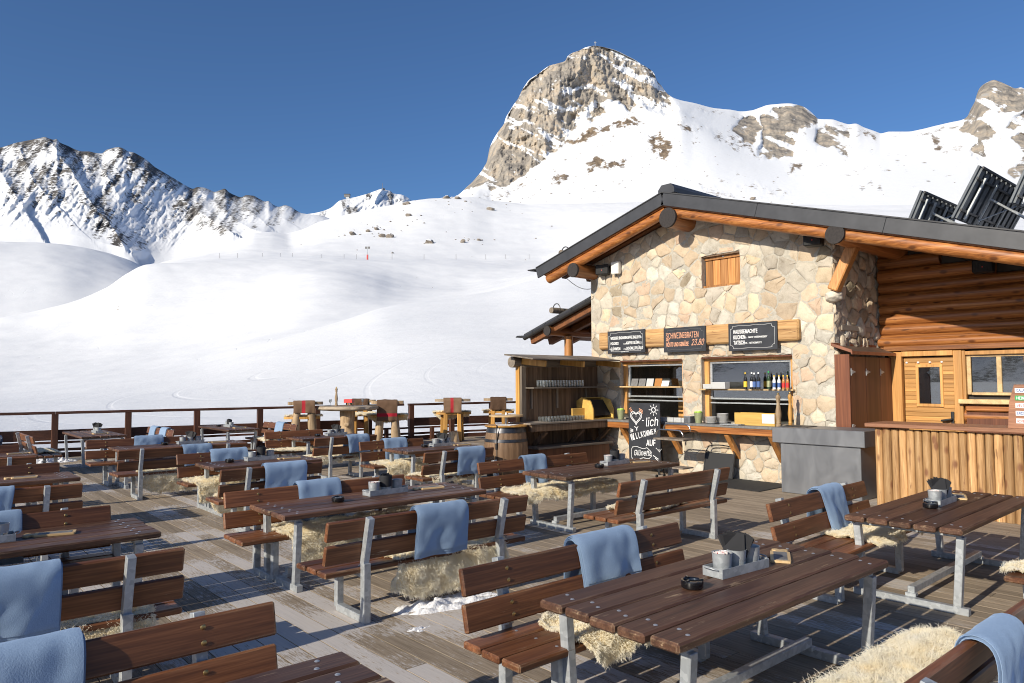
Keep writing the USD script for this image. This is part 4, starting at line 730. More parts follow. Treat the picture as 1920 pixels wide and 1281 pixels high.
obj('inner_post', cbox((XW+.9, 10.05, 1.9), (.08, .36, 1.5)), M_doorz, w1); obj('inner_counter', cbox((XW+1.6, 9.1, .9), (.6, 5.6, .1)), M_galv, hut)
for y0, y1, z in ((9.46, 11.32, 1.84), (6.90, 9.0, 1.79)):
    obj('shelf', cbox((XW+.02, (y0+y1)/2, z), (.27, y1-y0, .03)), M_board, hut)
# serving counter
ct = obj('serving_counter', cbox((XW-.24, 9.16, 1.075), (.55, 4.08, .05), .006), M_slate, hut)
obj('counter_front', cbox((XW-.485, 9.16, .985), (.05, 4.08, .125), .008), M_log, ct)
for y in (9.55, 8.15, 7.2, 10.85):
    obj('bracket', beam((XW+.0, y, .42), (XW-.42, y, .93), .09, .11, .01, up=(0, 1, 0)), M_logz, ct)

# log wall with door and window at the right
LZ = [-.1, .12, .33, .55, .76, .98, 1.19, 1.42, 1.63, 1.84, 2.05, 2.26, 2.46, 2.65, 2.85, 3.05, 3.26, 3.44, 3.67, 3.88, 4.15, 4.40, 4.62]
lw = obj('log_wall', cbox((XL+.16, 1.9, 2.2), (.12, 8.3, 4.6), .01), M_dark, hut, smooth=False)
def wall_log(y0, y1, z0, z1, seed, x=XL+.08):
    r = (z1-z0)/2*1.06; m = log((x, y0, (z0+z1)/2), (x, y1, (z0+z1)/2), r, r*1.02, seed, 16, .05); obj('log', m, M_log, lw, smooth=50)
for k, (a, b) in enumerate(zip(LZ, LZ[1:])):
    zc = (a+b)/2; y_top = min(6.05, 6.05); ylow = -1.2
    if under(0) < zc: ylow = max(-1.2, YR-(5.60-zc)/SL+.15)
    if zc > 2.62: wall_log(ylow, 6.08, a, b, 40+k)
    else:
        if zc < 1.5: wall_log(ylow, 4.66, a, b, 40+k)
        else: wall_log(ylow, 3.28, a, b, 40+k)
        wall_log(5.93, 6.08, a, b, 70+k) if zc > 2.55 else None
obj('header_beam', cbox((XL-.03, 4.05, 2.575), (.18, 3.86, .10), .01), M_log, lw); obj('header_log', log((XL-.0, 2.0, 2.70), (XL-.0, 6.1, 2.70), .085, .085, 9), M_log, lw, smooth=50)
door = obj('door', cbox((XL+.04, 5.22, 1.2), (.05, .87, 2.4), .004), M_door, hut)
for k in range(18):
    z = 1.0+k*.079
    if 1.40 < z < 2.27:
        obj('door_plank', cbox((XL+.008, 5.545, z), (.016, .205, .074), .003), M_door, door); obj('door_plank', cbox((XL+.008, 4.885, z), (.016, .195, .074), .003), M_door, door)
    else: obj('door_plank', cbox((XL+.008, 5.22, z), (.016, .866, .074), .003), M_door, door)
dwf = obj('door_window', join([cbox((XL+.0, 5.205, 2.235), (.05, .47, .055)), cbox((XL+.0, 5.205, 1.49), (.05, .47, .055)), cbox((XL+.0, 5.415, 1.8625), (.05, .05, .689)), cbox((XL+.0, 4.995, 1.8625), (.05, .05, .689))]), M_doorz, door)
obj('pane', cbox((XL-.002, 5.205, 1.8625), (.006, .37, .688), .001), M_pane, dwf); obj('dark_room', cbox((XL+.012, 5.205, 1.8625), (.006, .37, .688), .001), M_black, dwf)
obj('door_handle', join([cbox((XL-.02, 4.83, 1.27), (.03, .05, .22), .006), tube([(XL-.02, 4.83, 1.24), (XL-.09, 4.83, 1.24), (XL-.09, 4.95, 1.22), (XL-.085, 5.0, 1.21)], .02, 8)]), M_black, door, smooth=50)
for k in range(4): obj('hook', placed(lathe([(0, -.03), (.022, -.03), (.022, 0), (.012, .012), (0, .014)], 12), (XL-.01, 5.60-k*.205, 2.30), ry=-math.pi/2), M_ceramic, door, smooth=50)
obj('door_frame', join([cbox((XL-.01, 5.785, 1.25), (.16, .235, 2.52), .008), cbox((XL-.012, 4.70, 1.25), (.15, .14, 2.52), .008), cbox((XL-.008, 5.22, 2.47), (.155, .894, .10), .006)]), M_doorz, hut)
win = obj('window', join([cbox((XL-.01, 4.605, 2.0), (.10, .05, 1.0)), cbox((XL-.01, 3.30, 2.0), (.10, .05, 1.0)), cbox((XL-.01, 3.95, 2.455), (.10, 1.258, .07))]), M_doorz, hut)
obj('sash', join([cbox((XL+.03, 4.545, 2.06), (.05, .066, .72)), cbox((XL+.03, 3.36, 2.06), (.05, .066, .72)), cbox((XL+.029, 3.95, 1.715), (.05, 1.118, .05)), cbox((XL+.029, 3.95, 2.40), (.05, 1.118, .04)), cbox((XL+.028, 4.07, 2.06), (.05, .075, .636))]), M_board, win)
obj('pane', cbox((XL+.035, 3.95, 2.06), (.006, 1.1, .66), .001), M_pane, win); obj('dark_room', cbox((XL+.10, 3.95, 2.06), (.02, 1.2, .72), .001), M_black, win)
obj('window_sill', cbox((XL-.09, 3.95, 1.575), (.22, 1.46, .085), .012), M_board, win); obj('sill_log', cbox((XL-.03, 3.95, 1.46), (.12, 1.3, .12), .02), M_log, win)
obj('bargeboard_panel', cbox((XL+.0, 3.95, 1.2), (.08, 1.3, .38), .01), M_cabinet, win)

# annex at the left with its own low roof, seen beyond the stone wall
ann = thing('log_annex', 'low log annex roof with a round purlin and post, left of the stone front', 'building')
za = lambda y: 4.10 - .33*(y-12.5)
def ann_slab(ya, yb, off, th, xa, xb): return beam(((xa+xb)/2, ya, za(ya)+off), ((xa+xb)/2, yb, za(yb)+off), xb-xa, th, .003)
rf = obj('annex_roof', ann_slab(12.3, 15.05, 0, .06, 13.55, 20), M_roof, ann, smooth=False)
obj('annex_gutter', tube([(13.52, y, za(y)-.10) for y in np.linspace(12.3, 15.0, 10)], .065, 10), M_gutter, rf)
for y in (12.6, 13.1, 13.6, 14.1, 14.6): obj('gutter_band', tube([(13.52, y, za(y)-.10), (13.52, y+.04, za(y+.04)-.10)], .074, 10), M_gutter, rf)
obj('eave_flashing', beam((16.0, 14.95, 3.24), (16.0, 15.40, 3.22), 4.9, .03, .003), M_gutter, rf, smooth=False); obj('eave_drips', join([tube([(13.56, y, 3.235), (13.9, y, 3.24)], .024, 8) for y in np.arange(15.0, 15.4, .09)]), M_gutter, rf, kind='stuff')
for k, x in enumerate((13.62, 14.3, 15.0)): obj('annex_rafter', ann_slab(12.2, 14.85, -.24, .16, x, x+.15), M_soffit, ann)
obj('annex_soffit', ann_slab(12.2, 14.9, -.10, .06, 13.6, 19), M_soffit, ann, smooth=False)
pu = obj('annex_purlin', log((13.45, 14.02, 3.32), (17.0, 14.02, 3.32), .125, .135, 31, 18), M_logx, ann, smooth=50); obj('charred_end', tube([(13.445, 14.02, 3.32), (13.48, 14.02, 3.32)], .13, 18), M_char, pu, smooth=50)
obj('annex_post', log((14.2, 13.95, -.1), (14.2, 13.95, 3.2), .125, .12, 33), M_logz, ann, smooth=50)
for k in range(9): obj('annex_log', log((15.5, 12.2, .2+k*.33), (15.5, 12.95 if k % 2 else 13.05, .2+k*.33), .165, .165, 50+k), M_log, ann, smooth=50)
sl = obj('annex_snow_log', log((13.45, 13.85, 3.86), (18, 13.85, 3.86), .08, .08, 35), M_grey, ann, smooth=50)
a = np.linspace(-.2, math.pi+.2, 14); obj('log_bracket', tube(np.stack([0*a+13.65, 13.85+.14*np.cos(a), 3.88+.17*np.sin(a)], 1), .013, 6), M_gutter, sl, smooth=50)

# solar collectors on the roof at the right
M_coll = plain('collector_back_sheet', (.085, .095, .105), .45, .3, .25, 4)
def collector(lab, x0, x1, top, foot, n):
    """A tilted rack of tube collectors from x0 to x1; top and foot are (y, z) of its upper and lower edge; its back looks towards the terrace."""
    tt = thing('solar_collector', lab, 'solar collector', (x0, *top)); wid = x1-x0; d = np.array([0, foot[0]-top[0], foot[1]-top[1]]); hei = np.linalg.norm(d); dn = d/hei; nn = np.array([0, dn[2], -dn[1]])
    if nn[1] > 0: nn = -nn
    def bar(xa, ha, xb, hb, off, w, h): return beam(np.array([xa, 0, 0])+dn*ha+nn*off, np.array([xb, 0, 0])+dn*hb+nn*off, w, h, .004, up=nn)
    pn = obj('collector_panel', bar(wid/2, 0, wid/2, hei, -.06, wid, .05), M_coll, tt, smooth=False)
    for k in range(n): x = wid*(k+.5)/n; obj('collector_rib', bar(x, .03, x, hei-.02, -.01, wid/n*.62, .05), M_coll, pn, smooth=False)
    for h in (.0, .20*hei, .80*hei): obj('rack_rail', bar(-.02, h+.02, wid+.02, h+.02, .035, .05, .04), M_gutter, tt)
    for x in (.08*wid, .30*wid, .62*wid, .92*wid): obj('rack_upright', bar(x, .16*hei, x, hei*.95, .075, .05, .04), M_galv, tt)
    for x in (.30*wid, .62*wid): obj('rack_strut', beam(np.array([x, 0, 0])+dn*hei*.45+nn*.09, (x+.5, -.55, foot[1]-top[1]-.1), .045, .045, .004), M_galv, tt)
    obj('tie_wire', tube([np.array([.25*wid, 0, 0])+dn*hei*.9+nn*.12, np.array([wid, 0, 0])+dn*.05*hei+nn*.12], .014, 6), M_galv, tt)
collector('small tilted rack of dark solar collectors, the lower left one on the roof', 17.0, 19.2, (5.88, 6.06), (6.22, 5.30), 8)
collector('larger tilted rack of dark solar collectors, the higher right one on the roof', 17.0, 20.6, (4.76, 6.35), (5.30, 5.35), 11)
collector('edge of a third solar collector rack at the right picture edge above the roof', 17.6, 21.0, (4.02, 6.45), (4.4, 5.6), 10)
# ---------------------------------------------------------------- tables, benches and what lies on them
def table_kind(L, W, gap, seed):
    k = kind_of('picnic_table'); rg = np.random.default_rng(seed); w = (W-4*gap)/5
    for i in range(5):
        y = -W/2 + w/2 + i*(w+gap)
        obj('slab', placed(cbox((0, 0, 0), (L+rg.uniform(-.015, .015), w, .052), .012), (rg.uniform(-.008, .008), y, .714), rx=rg.normal(0, .004)), M_table, k)
    a = L/2-.17; legs = []
    for s in (-1, 1):
        for q in (-1, 1):
            obj('leg', beam((s*a, q*(W/2-.10), .03), (s*a, q*(W/2-.055), .655), .062, .062, .004, up=(1, 0, 0)), M_galv, k)
        obj('foot_bar', cbox((s*a, 0, .032), (.066, W-.02, .062), .004), M_galv, k)
        obj('cross_bar', cbox((s*a, 0, .668), (.064, W-.10, .038), .003), M_galv, k)
    obj('stretcher', cbox((0, 0, .115), (2*a-.10, .06, .06), .004), M_galv, k)
    obj('stretcher_foot', join([cbox((s*(a-.06), 0, .075), (.06, .09, .03), .003) for s in (-1, 1)]), M_galv, k)
    obj('bolt_heads', join([placed(lathe([(0, .004), (.009, .0035), (.013, 0)], 9), (s*a+dx, -W/2 + w/2 + i*(w+gap)+dy, .7402)) for s in (-1, 1) for i in range(5) for dx, dy in ((-.02, -.04), (.02, .04))]), M_bolt, k, kind='stuff', smooth=60)
    return k
def bench_kind(L, seed):
    """Seat towards -y, back towards +y."""
    k = kind_of('backed_bench'); rg = np.random.default_rng(seed); sw = .158
    for i in range(3): obj('seat_slat', placed(cbox((0, 0, 0), (L+rg.uniform(-.012, .012), sw, .046), .010), (rg.uniform(-.006, .006), -.215+i*.178, .430)), M_bench, k)
    ty = lambda z: .215 + (z-.48)*.235
    for z in (.585, .785):
        b = placed(cbox((0, 0, 0), (L+rg.uniform(-.01, .01), .040, .165), .014), (rg.uniform(-.006, .006), ty(z)-.045, z), rx=-.231); obj('back_board', b, M_bench, k)
    a = L/2-.36
    for s in (-1, 1):
        x = s*a
        obj('front_leg', cbox((x, -.225, .215), (.062, .062, .37), .004), M_galv, k)
        obj('foot_bar', cbox((x, .0, .033), (.063, .44, .062), .004), M_galv, k)
        obj('rear_post', join([cbox((x, .245, .245), (.066, .064, .49), .004), beam((x, .222, .475), (x, ty(.872)+.012, .872), .062, .055, .003, up=(1, 0, 0))]), M_galv, k)
        obj('seat_bar', cbox((x, -.02, .388), (.060, .44, .036), .003), M_galv, k)
    obj('bolt_heads', join([placed(lathe([(0, .005), (.010, .004), (.014, 0)], 9), (s*a, ty(z)-.068, z), rx=math.pi/2) for s in (-1, 1) for z in (.55, .62, .75, .82)]), M_brass, k, kind='stuff', smooth=60)
    obj('seat_bolts', join([placed(lathe([(0, .003), (.008, .0025), (.011, 0)], 8), (s*a, -.215+i*.178, .4531)) for s in (-1, 1) for i in range(3)]), M_bolt, k, kind='stuff', smooth=60)
    return k
K_T = {('long', 0): table_kind(2.42, .97, .021, 1), ('long', 1): table_kind(2.46, .86, .012, 2), ('short', 0): table_kind(1.75, .86, .012, 3)}
K_B = {'long': bench_kind(2.17, 5), 'short': bench_kind(1.42, 6)}

def drape(path, width, thick, layers, seed, wr=.010, nx=22, skew=0.0):
    """Folded cloth hung over a path of (y, z) points; several layers, thick in all."""
    path = np.array(path, float); d = np.r_[0, np.cumsum(np.hypot(*np.diff(path, axis=0).T))]; n = 40; s = np.linspace(0, d[-1], n)
    out = []; rg = np.random.default_rng(seed); ph = rg.uniform(0, 6, 6)
    for L in range(layers):
        lo, hi = rg.uniform(0, .03)*L, d[-1]-rg.uniform(0, .04)*L
        ss = lo + (hi-lo)*np.linspace(0, 1, n); p = np.stack([np.interp(ss, d, path[:, 0]), np.interp(ss, d, path[:, 1])], 1)
        for _ in range(3): p[1:-1] = (p[:-2]+2*p[1:-1]+p[2:])/4
        t = np.gradient(p, axis=0); t /= np.linalg.norm(t, axis=1, keepdims=True); nrm = np.stack([-t[:, 1], t[:, 0]], 1)
        if nrm[n//2, 1] < 0: nrm = -nrm
        th = thick/layers; base = th*L; xs = np.linspace(-1, 1, nx)
        edge = np.sqrt(np.clip(1-np.clip((abs(xs)-.94)/.06, 0, 1)**2, 0.02, 1))
        e2 = np.sqrt(np.clip(1-np.clip((abs(np.linspace(-1, 1, n))-.96)/.04, 0, 1)**2, .02, 1))
        S, X = np.meshgrid(ss-d[-1]/2, xs, indexing='ij'); hang = np.clip(abs(S)-.06, 0, 1)
        w = wr*(np.sin(X*3.1+ph[0]+S*2)*1.0 + .7*np.sin(X*6.3+ph[1]-S*3)+.5*np.sin(X*1.4+ph[2]+S*5))*hang*3.0 + .004*noise3(np.stack([X*4, S*14, 0*X+seed], -1), seed)
        half = th/2*.94*edge[None, :]*e2[:, None]; wd = (width/2-.006*L)*(1+.02*np.sin(S*9+ph[3]))
        def surf(off):
            o = base + th/2 + off + w
            return np.stack([X*wd+skew*S, p[:, 0][:, None]+nrm[:, 0][:, None]*o, p[:, 1][:, None]+nrm[:, 1][:, None]*o], -1).reshape(-1, 3)
        a, b = surf(half), surf(-half); f = grid_faces(n, nx); N = n*nx
        rim = np.r_[np.arange(nx), np.arange(1, n)*nx+nx-1, (n-1)*nx+np.arange(nx-2, -1, -1), np.arange(n-2, 0, -1)*nx]; r2 = np.roll(rim, -1)
        q = np.vstack([f, f[:, ::-1]+N, np.stack([r2, rim, rim+N, r2+N], 1)])
        out.append(trimesh.Trimesh(np.vstack([a, b]), np.vstack([q[:, [0, 1, 2]], q[:, [0, 2, 3]]]), process=False))
    m = join(out); m.fix_normals(); return m
def back_path(front, rear):
    """Over the top of a bench back: front hang, rear hang (bench coordinates)."""
    ty = lambda z: .215 + (z-.48)*.235
    zt = .874; return [(ty(zt-front)-.068, zt-front), (ty(zt-front/2)-.070, zt-front/2), (ty(zt-.03)-.068, zt-.03), (ty(zt)-.058, zt+.002), (ty(zt)-.035, zt+.010), (ty(zt)+.02, zt+.008), (ty(zt)+.052, zt-.02), (ty(zt)+.058, zt-.10), (ty(zt)+.052, zt-rear*.6), (ty(zt)+.046, zt-rear)]
K_BL = []
for k, (w, fr, re, la, sk) in enumerate([(.52, .40, .36, 2, .0), (.56, .34, .40, 3, .05), (.50, .42, .34, 2, -.06), (.60, .30, .45, 3, .02), (.44, .38, .42, 2, .10)]):
    c = kind_of('folded_blanket'); obj('cloth', drape(back_path(fr, re), w, .026 if la == 2 else .034, la, 60+k, .014, skew=sk), M_blue, c, smooth=60); K_BL.append(c)

def curves(name, pts, width, m, parent, tip=.35):
    """Hair or wool: pts is (count, points, 3)."""
    n, k, _ = pts.shape; c = UsdGeom.BasisCurves.Define(stage, numbered(path_of(parent), name))
    c.CreatePointsAttr(Vt.Vec3fArray.FromNumpy(pts.reshape(-1, 3).astype(np.float32))); c.CreateCurveVertexCountsAttr(Vt.IntArray.FromNumpy(np.full(n, k, np.int32))); c.CreateTypeAttr('linear')
    c.CreateWidthsAttr(Vt.FloatArray.FromNumpy(np.tile(np.linspace(width, width*tip, k), n).astype(np.float32))); c.SetWidthsInterpolation('vertex')
    UsdShade.MaterialBindingAPI.Apply(c.GetPrim()).Bind(m); data(c.GetPrim(), kind='stuff'); return c
def pelt(parent, path, L, seed, hairs, hl, hw, lobes=.22, side=1, lump=1.0):
    """A sheepskin that follows a path of (y, z) across the seat; the pile as curves."""
    rg = np.random.default_rng(seed); path = np.array(path, float); d = np.r_[0, np.cumsum(np.hypot(*np.diff(path, axis=0).T))]; n, nx = 34, 34
    p = np.stack([np.interp(np.linspace(0, d[-1], n), d, path[:, 0]), np.interp(np.linspace(0, d[-1], n), d, path[:, 1])], 1)
    for _ in range(3): p[1:-1] = (p[:-2]+2*p[1:-1]+p[2:])/4
    def at(u, v):
        """u across the pelt's length (-1..1), v along the path (0..1)."""
        lim = 1 - lobes*(np.abs(u)**2.5)*.9 + .16*noise3(np.stack([u*2.3, 0*u+seed, 0*u], -1), seed) + .10*noise3(np.stack([u*5.1, 0*u+seed, 0*u], -1), seed+7)
        lim = np.clip(lim, .3, 1.08); c = .5+.10*noise3(np.stack([u*1.7, 0*u, 0*u+seed], -1), seed+3); w = np.clip(c+(v-.5)*lim, 0, 1)*(n-1); i = np.clip(w.astype(int), 0, n-2); t = (w-i)[..., None]
        q = p[i]*(1-t)+p[i+1]*t; tg = p[i+1]-p[i]; tg = tg/np.linalg.norm(tg, axis=-1, keepdims=True); nr = np.stack([-tg[..., 1], tg[..., 0]], -1)*side
        x = u*L/2*(1 + .10*noise3(np.stack([v*3.1, 0*v+seed, 0*v+2], -1), seed+5)) + .03*noise3(np.stack([v*4, u*3, 0*u+seed], -1), seed)
        lift = .016*lump + .014*lump*noise3(np.stack([x*7, w*.30, 0*u], -1), seed+9) + .012*noise3(np.stack([x*19, w*.62, 0*u], -1), seed+11)
        return np.concatenate([x[..., None], q+nr*lift[..., None]], -1), np.concatenate([0*x[..., None], nr], -1)
    U, V = np.meshgrid(np.linspace(-1, 1, nx), np.linspace(0, 1, n), indexing='ij'); P, N = at(U, V)
    f = grid_faces(nx, n); top = P.reshape(-1, 3); bot = (P-N*.014).reshape(-1, 3); q = np.vstack([f, f[:, ::-1]+nx*n])
    hide = obj('hide', (np.vstack([top, bot]), q), M_hide, parent, smooth=True)
    u, v = rg.uniform(-1, 1, hairs), rg.uniform(0, 1, hairs); k = int(hairs*.16); u[:k] = rg.choice([-1, 1], k)*rg.uniform(.96, 1, k); k2 = int(hairs*.14); v[k:k+k2] = rg.choice([0, 1], k2)+0*v[k:k+k2]; v = np.clip(v+rg.normal(0, .006, hairs), 0, 1)
    P, N = at(u, v); e = .006; P1, P2 = at(u+e, v)[0], at(u, np.clip(v+e, 0, 1.2))[0]; L_ = np.cross(P1-P, P2-P); L_ /= np.linalg.norm(L_, axis=1, keepdims=True)+1e-12; L_ *= np.sign((L_*N).sum(1))[:, None]
    ch = np.stack([noise3(P*26+i*17, seed+i) for i in range(3)], -1); ch2 = rg.normal(0, 1, (hairs, 3)); out = np.zeros((hairs, 3)); out[:, 0] = np.where(abs(u) > .93, np.sign(u)*.7, 0)
    D = L_*.9 + ch*.62 + ch2*.16 + out + np.array([0, 0, -.22]); D /= np.linalg.norm(D, axis=1, keepdims=True)
    ln = hl*rg.uniform(.6, 1.15, hairs)[:, None]; s = rg.normal(0, .30, (hairs, 3)); pts = np.stack([P-N*.004, P+D*ln*.40, P+(D+s*.6+[0, 0, -.10])*ln*.72, P+(D*.8+s+[0, 0, -.30])*ln], 1)
    curves('wool', pts, hw, M_hair, hide)
SEAT = .4545
K_F = []
for k, (path, L, hairs, hl, hw) in enumerate([
    ([(-.36, SEAT-.10), (-.325, SEAT-.01), (-.30, SEAT+.004), (.10, SEAT+.004), (.155, SEAT+.03)], .95, 21000, .030, .0042),                    # over the front edge
    ([(-.30, SEAT+.004), (.13, SEAT+.004), (.185, SEAT-.01), (.205, SEAT-.10), (.205, SEAT-.345)], 1.25, 27000, .034, .0042),                   # hanging down behind
    ([(-.38, SEAT-.26), (-.345, SEAT-.10), (-.325, SEAT-.01), (-.29, SEAT+.004), (.12, SEAT+.004), (.16, SEAT+.02)], .92, 23000, .032, .0042),  # hanging low in front
    ([(-.37, SEAT-.04), (-.32, SEAT+.004), (.12, SEAT+.004), (.19, SEAT-.02), (.205, SEAT-.10)], 1.02, 20000, .030, .0042),                    # seat, over both edges
    ([(-.42, SEAT-.09), (-.37, SEAT+.0), (-.29, SEAT+.016), (.10, SEAT+.018), (.17, SEAT+.08)], 1.50, 60000, .058, .0026),                   # nearest, long fine pile
    ([(-.345, SEAT-.015), (-.31, SEAT+.004), (.10, SEAT+.004), (.15, SEAT+.02)], 1.0, 18000, .028, .0042)]):
    c = kind_of('sheepskin'); pelt(c, path, L, 300+k, hairs, hl, hw, lump=1.7 if k == 4 else 1.15); K_F.append(c)

# crockery kinds
def cup_mesh(r0, r1, h):
    z = np.linspace(0, h, 14); rr = r0+(r1-r0)*z/h + np.where(np.arange(14) % 2 == 0, .0012, 0)*(z > .02)*(z < h-.02)
    return lathe([(0, .002)] + list(zip(rr, z)) + [(r1+.003, h+.002), (r1-.002, h+.002), (r1-.004, h-.004), (r0-.004, .010), (0, .010)], 22)
def tray_kind():
    k = kind_of('condiment_tray'); l, w, h = .50, .155, .055
    obj('tray_box', join([cbox((0, 0, .003), (l, w, .005), .001), cbox((0, w/2-.002, h/2+.006), (l, .004, h), .001), cbox((0, -w/2+.002, h/2+.006), (l, .004, h), .001), cbox((l/2-.002, 0, h/2+.006), (.004, w-.009, h), .001), cbox((-l/2+.002, 0, h/2+.006), (.004, w-.009, h), .001)]), M_galv, k)
    for s in (-1, 1):
        a = np.linspace(0, math.pi, 9); obj('tray_handle', tube(np.stack([s*(l/2+.008+.03*np.sin(a)), .05*np.cos(a), .052+.012*np.sin(a)], 1), .0045, 6), M_galv, k, smooth=60)
    return k
K_TRAY = tray_kind()
K_CUP = kind_of('metal_cup'); obj('cup', cup_mesh(.052, .064, .135), M_galv, K_CUP, smooth=40)
def sheets(n, seed, w, h, sp, ml):
    rg = np.random.default_rng(seed); out = []
    for i in range(n):
        a = rg.uniform(0, math.pi); r = rg.uniform(0, sp); m = cbox((0, 0, h/2), (w*rg.uniform(.7, 1), .004, h*rg.uniform(.8, 1.1)), .001); m.apply_transform(trimesh.transformations.rotation_matrix(rg.normal(0, .13), [0, 1, 0]) @ trimesh.transformations.rotation_matrix(rg.normal(0, .12), [1, 0, 0])); out.append(placed(m, (r*math.cos(a*3), r*math.sin(a*3), 0), rz=a))
    return join(out)
K_NAP = [kind_of('black_napkins') for _ in range(2)]
tz_ = Polygon([(-.048, 0), (.048, 0), (.088, .165), (.05, .185), (-.02, .172), (-.085, .19)])
obj('napkin_stack', join([placed(prism(tz_, -.003, .003), (0, -.03+.012*i, .004*(i % 2)), rz=.06*(i-3), rx=math.pi/2+.075*(i-3), ry=0).apply_transform(trimesh.transformations.rotation_matrix(.08*((i*5) % 7-3), [0, 1, 0])) for i in range(7)]), M_napkin, K_NAP[0], smooth=False)
obj('napkin_roll', join([lathe([(0, .0), (.066, .0), (.072, .10), (.070, .125), (.058, .12), (.0, .10)], 20), sheets(6, 2, .10, .05, .03, 0).apply_translation((0, 0, .09))]), M_napkin, K_NAP[1], smooth=30)
K_SAC = kind_of('sugar_sachets')
rg = np.random.default_rng(3)
obj('sachets', join([placed(cbox((0, 0, .03), (.035, .006, .065), .002), (rg.uniform(-.035, .035), rg.uniform(-.03, .03), 0), rz=rg.uniform(0, 3), rx=rg.normal(0, .25)) for _ in range(14)]), M_pink, K_SAC, smooth=False)
obj('sachet_print', join([placed(cbox((0, 0, .045), (.022, .0075, .02), .001), (rg.uniform(-.03, .03), rg.uniform(-.025, .025), .006), rz=rg.uniform(0, 3), rx=rg.normal(0, .2)) for _ in range(8)]), M_red, K_SAC, smooth=False)
K_ASH = kind_of('ashtray')
prof = [(0, .004), (.058, .004), (.066, .010), (.068, .040), (.065, .052), (.056, .054), (.048, .046), (.046, .018), (0, .016)]
ash = lathe(prof, 24); obj('bowl', ash, M_ash, K_ASH, smooth=60)
obj('rest', join([placed(cbox((.054, 0, .054), (.026, .014, .012), .004), rz=a) for a in (.5, 2.6, 4.7)]), M_ash, K_ASH)
K_BRD = kind_of('serving_board')
bd = unary_union([sbox(-.17, -.055, .10, .055).buffer(.012), Point(.135, 0).buffer(.030), Point(.165, .030).buffer(.026), Point(.165, -.030).buffer(.026)]).buffer(.006).buffer(-.006)
obj('board', prism(bd, .001, .017), M_board, K_BRD, smooth=30); obj('slate_inlay', prism(sbox(-.155, -.045, .085, .045), .0171, .0185), M_slate, K_BRD, smooth=False)

# where everything stands: tables (id, words, kind, x0, y0, size)
TABLES = [  # id, description used in labels, length kind, variant, x of left end, y of front edge
    ('A', 'the nearest table at lower right', 'long', 0, 2.905, 2.15), ('B', 'the table in front of the log bar', 'long', 0, 6.80, 2.19), ('C', 'the long table left of centre', 'long', 1, 2.915, 6.62), ('D', 'the table before the welcome chalkboard', 'long', 1, 6.79, 6.74),
    ('E', 'the short table left of the barrel', 'short', 0, 7.16, 11.08), ('F', 'the short table behind the long centre one', 'short', 0, 3.77, 11.05), ('G', 'the long table second from the railing', 'long', 1, 3.44, 15.22), ('I', 'the short table before the tree trunk table', 'short', 0, 7.05, 15.12),
    ('J', 'the left table at the railing', 'long', 0, 0, 0), ('K', 'the right table at the railing', 'long', 1, 0, 0), ('M', 'the nearest table at the left edge', 'long', 1, -.60, 6.66), ('N', 'the second table at the left edge', 'long', 1, -.36, 11.22), ('O', 'the far table at the left edge', 'long', 1, -.28, 15.22), ('P', 'the table at the bottom edge', 'long', 0, -.74, 2.20)]
LOOK = {'A': 'dark brown slatted picnic table, nearest one at lower right, five spaced planks', 'B': 'dark brown slatted picnic table standing in front of the log bar at the right', 'C': 'long brown picnic table left of centre, fleece-draped bench before it', 'D': 'brown picnic table standing before the welcome chalkboard and serving windows', 'E': 'short brown picnic table just left of the wooden barrel',
        'F': 'short brown picnic table behind the long centre one', 'G': 'long brown picnic table in the second row from the railing, left half', 'I': 'short brown picnic table in front of the tree trunk high table', 'J': 'worn picnic table set crosswise at the railing, leftmost one with napkins', 'K': 'worn picnic table set crosswise at the railing, right of the other',
        'M': 'picnic table cut by the left edge, nearest one there, pale board on it', 'N': 'picnic table cut by the left edge, middle one there', 'O': 'picnic table cut by the left edge, the farthest one there', 'P': 'corner of a picnic table at the bottom edge, left of the snow patch'}
TPOS = {}
for i, d, lk, vr, x0, y0 in TABLES:
    L, W = {('long', 0): (2.42, .97), ('long', 1): (2.46, .86), ('short', 0): (1.75, .86)}[(lk, vr)]
    if i == 'J': c, rz = (4.12, 20.75, 0), 90
    elif i == 'K': c, rz = (7.45, 20.70, 0), 90
    else: c, rz = (x0+L/2, y0+W/2, 0), 1.2 if i == 'B' else 0
    rz += float(RNG.normal(0, .5)); TPOS[i] = (c, rz); make(K_T[(lk, vr)], 'picnic_table', c, rz, LOOK[i], 'table', 'picnic tables on the terrace')
